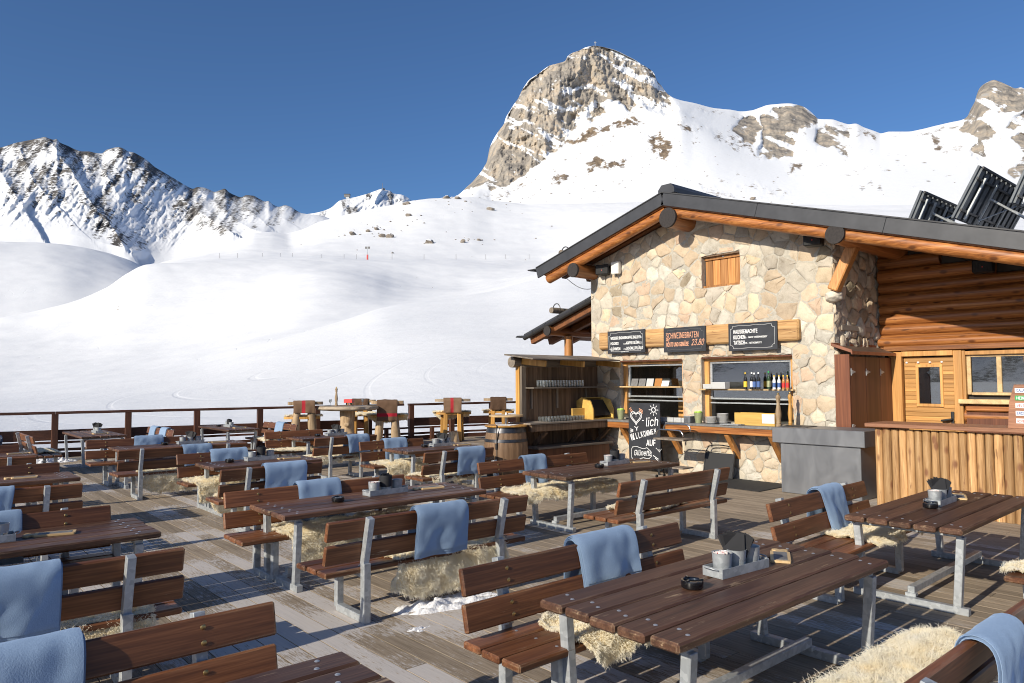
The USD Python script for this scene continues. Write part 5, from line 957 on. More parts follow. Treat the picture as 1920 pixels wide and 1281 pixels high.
# benches: id, long/short, x of left end, y of the top of its back, rz (0: back towards +y)
BENCHES = [('A1', 'long', 2.67, 3.56, 0, 'on the far side of'), ('A2', 'long', 2.62, 1.14, 180, 'on the near side of'), ('B1', 'long', 6.13, 3.55, 2.5, 'on the left of'), ('B2', 'long', 6.70, 1.30, 180, 'on the right of'), ('C1', 'long', 2.70, 7.62, 0, 'behind'), ('C2', 'long', 2.75, 5.43, 180, 'in front of'),
           ('D1', 'long', 6.27, 7.94, 0, 'behind'), ('D2', 'long', 6.19, 5.33, 180, 'in front of'), ('E1', 'short', 6.83, 12.2, 0, 'behind'), ('E2', 'short', 6.54, 9.65, 180, 'in front of'), ('F1', 'short', 3.58, 12.15, 0, 'behind'), ('F2', 'short', 3.37, 9.63, 180, 'in front of'),
           ('G1', 'long', 3.09, 16.28, 0, 'behind'), ('G2', 'long', 3.07, 13.60, 180, 'in front of'), ('I1', 'short', 6.61, 16.1, 0, 'behind'), ('I2', 'short', 6.62, 13.65, 180, 'in front of'), ('M1', 'long', 1.66-2.17, 7.60, 0, 'behind'), ('M2', 'long', 1.64-2.17, 5.33, 180, 'in front of'),
           ('N1', 'long', 2.0-2.17, 12.2, 0, 'behind'), ('N2', 'long', 1.80-2.17, 9.50, 180, 'in front of'), ('O1', 'long', 2.01-2.17, 16.2, 0, 'behind'), ('O2', 'long', 1.91-2.17, 13.5, 180, 'in front of'), ('P1', 'long', 1.58-2.17, 3.70, 0, 'behind')]
BTOP = .215+(.874-.48)*.235-.06      # how far the back's top stands behind the bench's origin
BP = {}
DESC = {i: d for i, d, *_ in TABLES}
for b, kd, x0, yt, rz, where in BENCHES:
    L = {'long': 2.17, 'short': 1.42}[kd]; s = 1 if abs(rz) < 90 else -1
    c = np.array([x0+L/2, yt-s*BTOP, 0]); rz += float(RNG.normal(0, .35)); BP[b] = (c, rz, L)
    make(K_B[kd], 'backed_bench', c, rz, f'backed bench {where} {DESC[b[0]]}', 'bench', 'benches on the terrace')
for b, c, rz, lab in [('J1', (2.66+.10, 19.35, 0), 90, 'bench turned sideways, fleece on its seat, left of the left railing table'), ('J2', (5.16-.10, 19.35, 0), -90, 'bench at the railing with two blue blankets side by side on its back'), ('K2', (8.22-.10, 19.35, 0), -90, 'bench at the railing facing left, single blue blanket folded over its back'), ('Q2', (1.66, 19.5, 0), -90, 'bench end with a blue blanket at the far left picture edge')]:
    BP[b] = (np.array(c, float), rz, 2.17); make(K_B['long'], 'backed_bench', c, rz, lab, 'bench', 'benches on the terrace')
def on_bench(b, dx):
    """World place on bench b, dx from its left end as seen from its front or rear."""
    c, rz, L = BP[b]; a = math.radians(rz); o = dx-L/2; o = o if abs(rz) < 90 or abs(rz) == 90 else -o
    return c + np.array([o*math.cos(a), o*math.sin(a), 0])*(1 if abs(rz) <= 90 else -1)*(1 if abs(rz) <= 90 else -1), rz
def bplace(b, x):
    c, rz, L = BP[b]; return (x, c[1] + (x-c[0])*math.tan(math.radians(rz if abs(rz) < 90 else 0)), 0), rz
for b, x, k, lab in [('A1', 3.98, 3, 'over the bench behind the nearest table at lower right'), ('A2', 3.78, 4, 'big one at the lower right corner, over the bench back'), ('B1', 7.44, 2, 'over the bench left of the log bar table, palest in the sun'), ('C1', 3.76, 0, 'over the bench behind the long table left of centre'), ('C2', 3.82, 1, 'over the bench in front of the long table, fleece hanging below it'),
                     ('D1', 7.34, 4, 'over the bench behind the chalkboard table'), ('E1', 7.60, 0, 'behind the short table left of the barrel'), ('E2', 7.42, 1, 'over the bench in front of the short table left of the barrel'), ('F1', 4.40, 3, 'behind the short table with the three-cup tray, half hidden by it'), ('F2', 4.22, 3, 'over the bench in front of the short table behind the centre one'),
                     ('G1', 4.25, 1, 'flat, behind the long table second from the railing'), ('G2', 4.32, 2, 'pale, hanging long on the bench second row from the railing'), ('I2', 7.55, 2, 'over the bench before the tree trunk table, dark folds in it'), ('M1', .72, 0, 'at the left edge behind the nearest left table'), ('M2', .62, 1, 'large one at the left edge, on the bench with bolted boards'), ('N2', .92, 4, 'cut by the left edge, on the second bench row'), ('P1', .42, 3, 'lowest one, at the bottom left corner')]:
    p, rz = bplace(b, x); make(K_BL[k], 'folded_blanket', p, rz, f'light blue blanket {lab}', 'blanket', 'blue blankets on the bench backs')
for b, dy, k, lab in [('J2', -.32, 2, 'left of the two on the sideways bench at the railing'), ('J2', .55, 0, 'right of the two on the sideways bench at the railing'), ('K2', -.05, 2, 'alone on the bench at the railing, left of the rustic chairs'), ('Q2', -.35, 0, 'at the far left picture edge, on a bench end by the railing')]:
    c, rz, L = BP[b]; make(K_BL[k], 'folded_blanket', c+np.array([0, dy, 0]), rz, f'light blue blanket {lab}', 'blanket', 'blue blankets on the bench backs')
for b, x, k, lab in [('A1', 3.66, 0, 'under the nearest table, on the far bench seat'), ('A2', 3.95, 4, 'big shaggy one at the bottom right corner'), ('B1', 7.62, 3, 'on the bench left of the log bar table'), ('B2', 7.35, 5, 'at the right picture edge on a bench end'), ('C1', 3.62, 2, 'hanging from the bench behind the long table left of centre'), ('C1', 4.60, 0, 'seen under the long table left of centre, right half'), ('C2', 4.05, 1, 'hanging down behind the bench in front of the long table'),
                     ('D1', 7.05, 0, 'on the bench behind the chalkboard table, left one'), ('D1', 7.98, 0, 'on the bench behind the chalkboard table, right one'), ('D2', 7.15, 5, 'thin, on the bench in front of the chalkboard table'), ('E1', 7.5, 2, 'on the bench behind the short table left of the barrel'), ('E2', 7.2, 3, 'on the bench in front of the short table left of the barrel'), ('F1', 4.15, 2, 'thick white one hanging at the end of the bench behind the short table'), ('F2', 3.95, 2, 'with a hanging tail, on the bench in front of the short table'),
                     ('G2', 4.1, 1, 'hanging low on the second bench row from the railing'), ('I1', 7.05, 5, 'thin, on the bench behind the table at the tree trunk'), ('I2', 7.2, 3, 'on the bench before the tree trunk table'), ('M2', .95, 3, 'with a bare patch, on the bench at the left edge'), ('M1', .2, 0, 'at the left edge behind the nearest left table')]:
    p, rz = bplace(b, x); make(K_F[k], 'sheepskin', p, rz, f'cream sheepskin {lab}', 'sheepskin', 'sheepskins on the bench seats')
for b, dy, k, lab in [('J1', .10, 3, 'on the sideways bench at the railing, grey in the shade'), ('K2', .0, 5, 'on the railing bench with the single blanket, in shade')]:
    c, rz, L = BP[b]; make(K_F[k], 'sheepskin', c+np.array([0, dy, 0]), rz, f'cream sheepskin {lab}', 'sheepskin', 'sheepskins on the bench seats')

# things on the tables: tray with three cups, napkins, sachets, ashtray, serving board
TZ = .7405
for i, tx, ty, trz, ax, ay, bx, by, brz, nap in [('A', 4.30, 2.70, -4, 3.75, 2.66, 4.86, 2.70, 30, 0), ('B', 8.12, 2.76, 2, 7.74, 2.72, 8.66, 2.76, 20, 0), ('C', 4.34, 7.16, 2, 3.68, 7.02, 4.92, 7.16, 170, 1), ('D', 8.37, 7.28, 1, 7.86, 7.13, 8.82, 7.20, 160, 1), ('E', 8.30, 11.62, 0, 7.90, 11.62, 8.70, 11.52, 170, 0), ('F', 4.72, 11.62, 0, 4.20, 11.58, 5.14, 11.50, 175, 1), ('G', 4.90, 15.74, 0, 4.42, 15.80, 5.42, 15.70, 175, 0), ('I', 8.14, 15.65, 0, 7.68, 15.66, None, 0, 0, 0),
                                         ('J', 4.22, 20.85, 90, None, 0, 4.20, 20.35, 10, 0), ('K', 7.5, 20.75, 90, 7.35, 21.15, 7.55, 20.1, 10, 1), ('M', .62, 7.12, 0, None, 0, 1.12, 7.14, 165, 1), ('N', None, 0, 0, None, 0, 1.48, 11.66, 175, 0), ('O', None, 0, 0, None, 0, 1.95, 15.7, 0, 0)]:
    d = DESC[i]
    if tx is not None:
        make(K_TRAY, 'condiment_tray', (tx, ty, TZ), trz, f'galvanised tray with handles on {d}', 'tray', 'condiment trays'); a = math.radians(trz)
        for q, wq in ((-1, 'left'), (0, 'middle'), (1, 'right')):
            px, py = tx+q*.150*math.cos(a), ty+q*.150*math.sin(a)
            make(K_CUP, 'metal_cup', (px, py, TZ+.007), 20*q, f'{wq} galvanised cup in the tray on {d}', 'cup', 'galvanised cups in the trays')
            if q == 0: make(K_NAP[nap], 'black_napkins', (px, py, TZ+.007+(.055 if nap == 0 else .075)), -41 if i not in 'JK' else -20, f'black napkins in the middle cup on {d}', 'napkins', 'black napkins')
            if q == -1 and i in 'ABCDE': make(K_SAC, 'sugar_sachets', (px, py, TZ+.085), 0, f'sachets in the left cup on {d}', 'sachets', 'sachets in cups')
    if ax is not None: make(K_ASH, 'ashtray', (ax, ay, TZ), 40, f'black round ashtray on {d}', 'ashtray', 'black ashtrays')
    if bx is not None: make(K_BRD, 'serving_board', (bx, by, TZ), brz, f'pale wooden board with a knobbed handle on {d}', 'serving board', 'wooden boards on the tables')
# glass shaker beside the cups on three tables
K_SH = kind_of('salt_shaker'); obj('jar', lathe([(0, 0), (.022, 0), (.024, .05), (.018, .06), (0, .06)], 14), M_glass, K_SH, smooth=60); obj('lid', lathe([(0, .060), (.020, .060), (.021, .075), (0, .082)], 14), M_chrome, K_SH, smooth=60)
for i, x, y in (('B', 7.86, 2.80), ('A', 4.50, 2.66), ('M', .80, 7.08)): make(K_SH, 'salt_shaker', (x, y, TZ), 0, f'small glass shaker beside the cups on {DESC[i]}', 'shaker', 'glass shakers')

# trampled snow on the boards
def snow_patch(cx, cy, sx, sy, h, seed, lab, rzz=0):
    n = 46; g = np.linspace(-1, 1, n); X, Y = np.meshgrid(g, g, indexing='ij'); r = np.hypot(X, Y)
    z = h*(np.clip(1-r**1.5, 0, 1)*(.35+1.1*fbm(np.stack([X*3.2, Y*3.2, 0*X+seed], -1), 5, seed)) + .5*np.clip(fbm(np.stack([X*9, Y*9, 0*X], -1), 3, seed+1)-.15, 0, 1)*(r < .85)) - .006 - .03*smooth(.8, 1, r)
    c, s = math.cos(rzz), math.sin(rzz); P = np.stack([cx+sx*(c*X)-sy*s*Y, cy+sx*s*X+sy*c*Y, z], -1).reshape(-1, 3)
    obj('trodden_snow', (P, grid_faces(n, n)), M_snow2, smooth=True, label=lab, cat='snow', kind='stuff')
M_snow2 = mat('trodden_snow', {'t': ('geometry', {}), 'n': ('noise_texture', {'scale': 40.0, 'detail': 5.0}), 'r': ('rgb_ramp', {'ramp': [(.3, (.66, .65, .64)), (.6, (.82, .82, .83))]}), 'b': ('bump', {'strength': .6, 'distance': .02}), 'p': ('principled_bsdf', {'roughness': .7})}, [('t.position', 'n.vector'), ('n.fac', 'r.fac'), ('n.fac', 'b.height'), ('r.color', 'p.base_color'), ('b.normal', 'p.normal')])
snow_patch(3.95, 5.42, .62, .24, .075, 4, 'patch of trodden snow on the boards behind the fleece-draped bench', -.15)
snow_patch(4.12, 6.00, .22, .14, .05, 9, 'small heap of snow under the fleece-draped bench')
snow_patch(3.35, 5.02, .18, .08, .02, 14, 'thin smear of snow on the boards near the snow patch')
snow_patch(3.4, 21.6, .6, .3, .16, 19, 'heap of snow under the railing beside the left railing table')
# ---------------------------------------------------------------- around the hut
M_paleback = plain('pale_end_grain', (.50, .36, .19), .6)
# shelf shelter at the left corner of the stone front
YS = 11.93
t = thing('shelf_shelter', 'weathered plank shelter with shelves, left of the serving windows', 'shelter')
for k, x in enumerate(np.arange(10.72, 13.10, .148)): obj('plank', cbox((x+.074, YS+.02+.004*(k % 3), 1.21), (.142, .03, 2.36), .004), M_brownplank, t)
obj('corner_post', cbox((10.64, YS-.02, 1.16), (.15, .17, 2.32), .015), M_grey, t)
obj('end_board', cbox((10.55, YS+.0, 1.16), (.025, .12, 2.30), .004), M_amber, t)
obj('ridge_log', log((10.40, 11.97, 2.40), (13.1, 11.97, 2.42), .12, .11, 91), M_greyx, t, smooth=50)
for k in range(6): obj('roof_board', beam((10.42+k*.46, 11.97, 2.56), (10.42+k*.46, 11.06, 2.445), .452, .03, .004), M_greyx, t)
for x in (10.62, 11.8, 13.02): obj('roof_bearer', beam((x, 11.85, 2.42), (x, 11.12, 2.35), .06, .13, .005), M_amber, t)
obj('upper_shelf', cbox((11.86, 11.74, 1.835), (2.35, .36, .03), .004), M_greyx, t)
obj('shelf_batten', join([cbox((10.95, YS-.01, 1.6), (.05, .03, .46)), cbox((11.75, YS-.01, 1.6), (.05, .03, .46)), cbox((12.7, YS-.01, 1.6), (.05, .03, .46))]), M_grey, t)
obj('counter_board', cbox((11.72, 11.60, 1.085), (2.82, .66, .035), .006), M_greyx, t)
obj('counter_beam', cbox((11.72, 11.33, .99), (2.74, .10, .15), .01), M_brownplank, t)
for x in (10.85, 12.0, 12.9): obj('counter_brace', beam((x, YS-.02, .45), (x, 11.36, .90), .08, .09, .008, up=(1, 0, 0)), M_brownplank, t)
b = thing('storage_bench', 'long brown wooden storage bench under the shelf shelter', 'bench')
obj('box_body', cbox((11.75, 11.60, .28), (2.25, .50, .50), .01), M_cabinet, b); obj('lid_board', cbox((11.75, 11.585, .555), (2.36, .58, .045), .008), M_greyx, b)
# glasses
K_G = kind_of('drinking_glass'); obj('glass', lathe([(0, 0), (.031, 0), (.035, .02), (.040, .150), (.0375, .150), (.033, .022), (0, .012)], 12), M_glass, K_G, smooth=60)
K_G2 = kind_of('drinking_glass'); obj('glass', lathe([(0, 0), (.036, 0), (.038, .02), (.042, .10), (.0395, .10), (.035, .022), (0, .012)], 12), M_glass, K_G2, smooth=60)
rg = np.random.default_rng(8)
for r_ in range(3):
    for k in range(15): make(K_G, 'drinking_glass', (11.05+k*.088+rg.normal(0, .003), 11.63+r_*.092, 1.851), 0, 'tall clear drinking glass among those packed on the upper shelf', 'glass', 'tall glasses on the upper shelf')
for r_ in range(4):
    for k in range(12): make(K_G2, 'drinking_glass', (10.98+k*.096+rg.normal(0, .004), 11.40+r_*.098, 1.103), 0, 'short clear drinking glass among those packed on the shelter counter', 'glass', 'short glasses on the shelter counter')
# yellow plywood cutlery stand
t = thing('plywood_dispenser', 'yellow plywood box with a dark sloping front on the shelter counter', 'box', (12.62, 11.55, 1.1035))
pf = Polygon([(-.26, 0), (.26, 0), (.26, .42), (.10, .50), (-.16, .44), (-.26, .22)])
for x in (-.34, .34): m = prism(pf, 0, .03); M = np.array([[0, 0, 1, x-.015], [1, 0, 0, 0], [0, 1, 0, 0], [0, 0, 0, 1.0]]); m.apply_transform(M); obj('side_panel', m, M_yellow, t, smooth=False)
obj('bottom', cbox((0, 0, .015), (.648, .50, .03)), M_yellow, t); obj('back_panel', cbox((0, .24, .21), (.648, .03, .40)), M_yellow, t); obj('top_panel', beam((0, .25, .425), (0, .10, .49), .648, .02), M_yellow, t)
obj('dark_front', beam((0, -.20, .08), (0, .06, .44), .646, .012), M_black, t); obj('left_wing', cbox((-.56, .02, .13), (.40, .03, .26)), M_yellow, t)
# serving counter things
def pot(x, y, z, lab):
    t = thing('metal_pot', lab, 'pot', (x, y, z)); obj('pot', lathe([(0, 0), (.062, 0), (.095, .21), (.090, .21), (.058, .01), (0, .01)], 20), M_green, t, smooth=50)
    for q in range(3): obj('lime_scoop', placed(lathe([(0, 0), (.05, .012), (.062, .035), (.055, .034), (0, .01)], 12), (.03*math.cos(q*2.2), .03*math.sin(q*2.2), .19), rz=q, rx=.5*q-.3, ry=.4), M_lime, t, smooth=60)
pot(12.86, 10.98, 1.10, 'olive metal pot with lime green rim, at the left end of the serving counter'); pot(12.82, 8.86, 1.10, 'olive metal pot with lime green rim, left of the plates')
t = thing('condiment_box', 'row of small clear lidded boxes on the serving counter', 'box', (12.80, 9.42, 1.10), 90)
for k in range(4): c = obj('compartment', cbox((-.285+k*.19, 0, .05), (.18, .16, .10), .01), M_plasticbox, t); obj('lid', cbox((-.285+k*.19, 0, .105), (.184, .165, .008), .003), M_glass, c)
t = thing('grey_box', 'grey metal box at the right end of the clear condiment boxes', 'box', (12.82, 9.08, 1.10)); obj('box_body', cbox((0, 0, .065), (.20, .16, .13), .006), M_steel, t); obj('lid', cbox((0, 0, .135), (.206, .166, .01), .003), M_galv, t)
def plates(x, y, n, lab):
    t = thing('plate_stack', lab, 'plates', (x, y, 1.10))
    for k in range(n): obj('plate', lathe([(0, .004), (.07, .002), (.115, .020), (.117, .024), (.07, .008), (0, .010)], 22).apply_translation((0, 0, k*.0165)), M_ceramic, t, smooth=50)
plates(12.80, 8.55, 8, 'front stack of white plates on the serving counter'); plates(13.02, 8.42, 12, 'taller stack of white plates, behind the front one')
t = thing('wooden_crate', 'amber wooden box on the serving counter behind the pepper mills', 'box', (12.97, 7.62, 1.10), 90)
obj('front', cbox((0, .10, .12), (.86, .02, .24)), M_yellow, t); obj('back', cbox((0, -.10, .12), (.86, .02, .24)), M_yellow, t); [obj('end', cbox((s*.42, 0, .12), (.02, .178, .24)), M_yellow, t) for s in (-1, 1)]; obj('wrapping', cbox((-.30, .113, .14), (.26, .006, .18), .002), M_pink, t)
t = thing('kitchen_tray', 'flat pale tray lying in front of the wooden box on the counter', 'tray', (12.72, 8.02, 1.10), 90); obj('tray_base', cbox((0, 0, .012), (.42, .22, .02), .004), M_galv, t); obj('tray_handle', cbox((-.24, 0, .015), (.07, .03, .012)), M_black, t)
MILL = [(0, 0), (.050, 0), (.052, .05), (.040, .06), (.046, .085), (.046, .10), (.036, .115), (.050, .19), (.054, .25), (.046, .33), (.032, .42), (.028, .46), (.040, .49), (.034, .51), (.047, .545), (.045, .575), (.028, .60), (.010, .615), (0, .617)]
def mill(x, y, s, m, lab, z=1.10, ring=False):
    t = thing('pepper_mill', lab, 'pepper mill', (x, y, z)); p = [(a*s*.78 if ring else a*s, b*s) for a, b in MILL]; obj('mill_body', lathe(p, 18), m, t, smooth=50); obj('mill_knob', lathe([(0, .60*s), (.018*s, .612*s), (.022*s, .63*s), (.012*s, .645*s), (0, .648*s)], 12), M_brass, t, smooth=60)
mill(12.70, 7.02, 1.0, M_trunk, 'tall brown pepper mill, the bulbous one at the right end of the counter'); mill(12.80, 6.84, 1.02, M_amber, 'tall amber pepper mill, the slim one at the far right of the counter', ring=True)
# shelf items
def bottle(x, y, z, r, h, glass, lab_m, cap, lab, group=None):
    t = thing('bottle', lab, 'bottle', (x, y, z)); obj('body', lathe([(0, 0), (r, 0), (r, h*.56), (r*.85, h*.66), (r*.38, h*.76), (r*.36, h*.93), (0, h*.93)], 14), glass, t, smooth=50)
    obj('label', lathe([(r*1.02, h*.12), (r*1.02, h*.46)], 14), lab_m, t, smooth=60); obj('cap', lathe([(0, h*.90), (r*.42, h*.90), (r*.42, h), (0, h)], 12), cap, t, smooth=60)
    if group: t.SetCustomDataByKey('group', group)
for y, r, h, g, l, c, lab in [(7.86, .036, .33, M_bottle, M_yellowlabel, M_yellowlabel, 'dark bottle with a yellow label and yellow cap'), (7.72, .036, .33, M_bottle, M_white, M_white, 'dark bottle with a white label and white cap'), (7.63, .037, .32, M_bottle, M_bluelabel, M_white, 'dark bottle with a blue label and white cap, in front'), (7.54, .036, .33, M_bottle, M_bluelabel, M_white, 'dark bottle with a white cap, right of the front one'), (7.36, .037, .35, M_bottlegreen, M_green, M_heinz, 'green bottle with a green cap, the tallest')]:
    bottle(12.98-(.06 if 'front' in lab[-9:] else 0), y, 1.8055, r, h, g, l, c, lab+' on the right window shelf')
for k, (y, g) in enumerate([(7.24, M_white), (7.14, M_white), (7.05, M_sauce), (6.97, M_sauce)]): bottle(12.97, y, 1.8055, .031, .27, g, M_bluelabel if k < 2 else M_red, M_yellowlabel, ['pale sauce bottle, left of the pale pair', 'pale sauce bottle, right of the pale pair', 'amber sauce bottle, left of the amber pair', 'amber sauce bottle at the right end'][k]+' on the right window shelf')
for y, w, h, lab in [(8.72, .20, .10, 'small milky plastic tub at the left end of the right window shelf'), (8.46, .34, .14, 'large milky plastic tub on the right window shelf')]:
    t = thing('plastic_tub', lab, 'tub', (13.02, y, 1.8055), 90); obj('tub', join([cbox((0, 0, .004), (w*.9, .16, .006)), beam((0, -.08, .004), (0, -.09, h), w*.96, .004, up=(0, 1, 0)), beam((0, .08, .004), (0, .09, h), w*.96, .004, up=(0, 1, 0)), cbox((-w*.48, 0, h/2), (.004, .17, h)), cbox((w*.48, 0, h/2), (.004, .17, h))]), M_plasticbox, t, smooth=False)
for k, (y, c) in enumerate([(10.72, M_slate), (10.50, M_slate), (10.28, M_plasticbox), (10.05, M_sauce), (9.86, M_ceramic)]):
    t = thing('postcard', ['grey card standing at the left on the left window shelf', 'second grey card on the left window shelf', 'pale card in the middle of the left window shelf', 'orange card on the left window shelf', 'white card at the right on the left window shelf'][k], 'card', (13.02, y, 1.8555), 0)
    obj('card', beam((0, 0, 0), (.05, 0, .17 if k < 4 else .12), .19, .006, .001, up=(1, 0, 0)), c, t, smooth=False); obj('card_foot', cbox((.05, 0, .006), (.08, .10, .01), .002), M_galv, t)
# menu boards on the beam
def chalk_text(parent, s, x, y0, z, h, m, name='lettering', bold=True, sx=1.0, rot=0.0, shear=0.0):
    tm = meshkit.text_mesh(s, h, .004, bold); tm.apply_transform(np.array([[sx, shear, 0, 0], [0, 1, 0, 0], [0, 0, 1, 0], [0, 0, 0, 1.0]])); tm.apply_transform(trimesh.transformations.rotation_matrix(rot, [0, 0, 1])); return obj(name, on_front(tm, x, y0, z), m, parent, smooth=False)
def stroke(parent, pts, x, y0, z0, w, m, name='chalk_line'):
    """A chalk line: pts in board coordinates (right, up)."""
    return obj(name, on_front(prism(LineString(pts).buffer(w/2, cap_style=2, join_style=2), 0, .004), x, y0, z0), m, parent, smooth=False)
def menu_board(lab, y1, y0, z0, z1, m_line, line=True):
    x = XW-.155; t = thing('menu_board', lab, 'menu board'); obj('board', cbox((x+.018, (y0+y1)/2, (z0+z1)/2), (.03, y1-y0, z1-z0), .004), M_chalk, t); w, h = y1-y0, z1-z0
    if line:
        i, c = .05, .06; P = [(i+c, i), (w-i-c, i), (w-i-c, i+c*.5), (w-i-c*.5, i+c), (w-i, i+c), (w-i, h-i-c), (w-i-c*.5, h-i-c), (w-i-c, h-i-c*.5), (w-i-c, h-i), (i+c, h-i), (i+c, h-i-c*.5), (i+c*.5, h-i-c), (i, h-i-c), (i, i+c), (i+c*.5, i+c), (i+c, i+c*.5), (i+c, i)]
        stroke(t, P, x, y1, z0, .004, m_line, 'border_line')
    return t, x, w, h
t, x, w, h = menu_board('left black menu board with two columns of white drinks on the timber beam', 11.48, 10.37, 2.615, 3.145, M_white)
for k, (a, p, b, q) in enumerate([('WEISSER INGWER', '7.50', 'KAFFEE BAILEYS', '7.5'), ('HOLDRIO', '6.50', 'KAFFEE GLÜNA', '7.5'), ('GLÜHWEIN', '7.50', 'SCHÜMLI PFLÜMLI', '7.5')]):
    z = 2.615+h-.20-k*.125; chalk_text(t, a, x, 11.48-.10, z, .062, M_white, sx=.62); chalk_text(t, p, x, 11.48-.49, z, .028, M_white); chalk_text(t, b, x, 11.48-.575, z, .062, M_white, sx=.60); chalk_text(t, q, x, 11.48-.955, z, .042, M_white, sx=.7)
chalk_text(t, 'alle Preise in CHF', x, 11.48-.42, 2.615+.028, .020, M_white, bold=False)
t, x, w, h = menu_board('middle black menu board with orange handwriting on the timber beam', 9.85, 8.775, 2.595, 3.125, M_slate)
chalk_text(t, 'SCHWEINEBRATEN', x, 9.78, 2.595+h-.235, .125, M_orangechalk, sx=.52, bold=False); chalk_text(t, 'MIT', x, 9.78, 2.595+.245, .045, M_orangechalk, sx=.75); chalk_text(t, 'RÖSTI UND GEMÜSE', x, 9.78, 2.595+.125, .085, M_orangechalk, sx=.50); chalk_text(t, '23.80', x, 9.135, 2.595+.13, .13, M_orangechalk, sx=.62, bold=False, shear=.25)
t, x, w, h = menu_board('right black menu board with white cake offer on the timber beam', 8.235, 7.17, 2.57, 3.12, M_white)
chalk_text(t, 'HAUSGEMACHTE', x, 8.12, 2.57+.345, .075, M_white, sx=.62); chalk_text(t, 'KUCHEN', x, 8.12, 2.57+.235, .075, M_white, sx=.62); chalk_text(t, '5.-  NACH TAGESANGEBOT', x, 7.86, 2.57+.245, .033, M_white, sx=.8); chalk_text(t, 'TATSCH', x, 8.12, 2.57+.125, .075, M_white, sx=.62); chalk_text(t, '15.-  MIT KOMPOTT', x, 7.86, 2.57+.132, .033, M_white, sx=.8)
# standing chalkboard
CY, CZ, CW, CH, CX = 10.41, .16, .85, 1.34, 12.44
t = thing('welcome_chalkboard', 'tall black standing chalkboard with a heart and white welcome lettering', 'chalkboard')
obj('board', cbox((CX+.016, CY-CW/2, CZ+CH/2), (.028, CW, CH), .004), M_chalk, t); obj('back_leg', join([beam((CX+.04, CY-y, 1.30), (CX+.22, CY-y, .012), .03, .03) for y in (.08, CW-.08)] + [cbox((CX+.016, CY-y, .08), (.028, .05, .158)) for y in (.05, CW-.05)]), M_black, t)
S = lambda pts, m=M_whitechalk, w=.013: stroke(t, pts, CX, CY, CZ, w, m)
a = np.linspace(0, 2*np.pi, 40); hx, hy = 16*np.sin(a)**3, 13*np.cos(a)-5*np.cos(2*a)-2*np.cos(3*a)-np.cos(4*a)
for s in (.0098, .0074): S([(.215+s*u, 1.03+s*v) for u, v in zip(hx, hy)])
S([(.16, .83), (.22, .80), (.225, .74)]); S([(.27, .83), (.235, .80), (.232, .74)])
chalk_text(t, '-', CX, CY-.355, CZ+.925, .10, M_whitechalk); chalk_text(t, 'lich', CX, CY-.465, CZ+.84, .185, M_whitechalk, bold=False, rot=.10, shear=.22, sx=.82)
for k, ch in enumerate('WILLKOMMEN'): chalk_text(t, ch, CX, CY-.07-k*.071, CZ+.52+k*.020, .135-.004*k, M_whitechalk, sx=.52, rot=.26)
chalk_text(t, 'AUF', CX, CY-.48, CZ+.43, .125, M_whitechalk, sx=.72, rot=.06, shear=.1); chalk_text(t, 'Glünetta', CX, CY-.13, CZ+.205, .115, M_whitechalk, sx=.78, bold=False, rot=.05, shear=.25)
for k in range(8):
    b_ = k*math.pi/4; S([(.69+.075*math.cos(b_), 1.20+.075*math.sin(b_)), (.69+.125*math.cos(b_), 1.20+.125*math.sin(b_))], w=.012)
S([(.69+.05*math.cos(q), 1.20+.05*math.sin(q)) for q in np.linspace(0, 6.28, 16)], w=.016)
for k in range(5): q = math.radians(-40+k*22); S([(.74+.02*k, .40-.02*k), (.74+.02*k+.09*math.cos(q), .40-.02*k+.09*math.sin(q))])
for k in range(3): S([(.05, .70+.035*k), (.13, .72+.02*k)])
for k in range(3): S([(.66+.05*k, .24-.05*k), (.80+.01*k, .17-.045*k)])
S([(.08, .33), (.10, .38), (.22, .40), (.40, .36), (.50, .39), (.60, .32), (.62, .22), (.55, .16), (.40, .17), (.25, .13), (.12, .09), (.08, .16), (.08, .33)], w=.010)
for k in range(3): S([(.03+.02*k, 1.20-.03*k), (.08+.02*k, 1.235-.03*k)], M_orangechalk); S([(.30, 1.22-.03*k), (.40, 1.18-.03*k)], M_orangechalk)
S([(.45, .02), (.55, .11), (.61, .06), (.71, .13), (.83, .02)]); S([(.50, .05), (.55, .08), (.62, .04)], M_orangechalk); S([(.66, .08), (.71, .10), (.78, .06)], M_orangechalk)
# tube trolley
t = thing('tube_trolley', 'bent steel tube trolley with a grey board shelf beside the welcome chalkboard', 'trolley')
def hoop(x): return tube([(x, 9.36, .06), (x, 9.36, .95)] + [(x, 9.36-.12+.12*math.cos(q), .98+.12*math.sin(q)) for q in np.linspace(0, math.pi/2, 6)] + [(x, 8.70+.12-.12*math.sin(q), .98+.12*math.cos(q)) for q in np.linspace(0, math.pi/2, 6)] + [(x, 8.70, .95), (x, 8.70, .06)], .017, 8)
obj('tube_frame', hoop(12.30), M_chrome, t, smooth=60); obj('tube_frame', hoop(12.05).apply_scale([1, 1, .9]), M_chrome, t, smooth=60); obj('board_shelf', cbox((12.18, 9.03, .80), (.36, .74, .035), .005), M_greyx, t); obj('lower_shelf', cbox((12.18, 9.03, .24), (.36, .70, .025), .004), M_greyx, t)
for x in (12.05, 12.30):
    for y in (8.70, 9.36): obj('castor', placed(lathe([(0, -.012), (.034, -.012), (.034, .012), (0, .012)], 12), (x, y, .034), rx=math.pi/2), M_black, t, smooth=50)
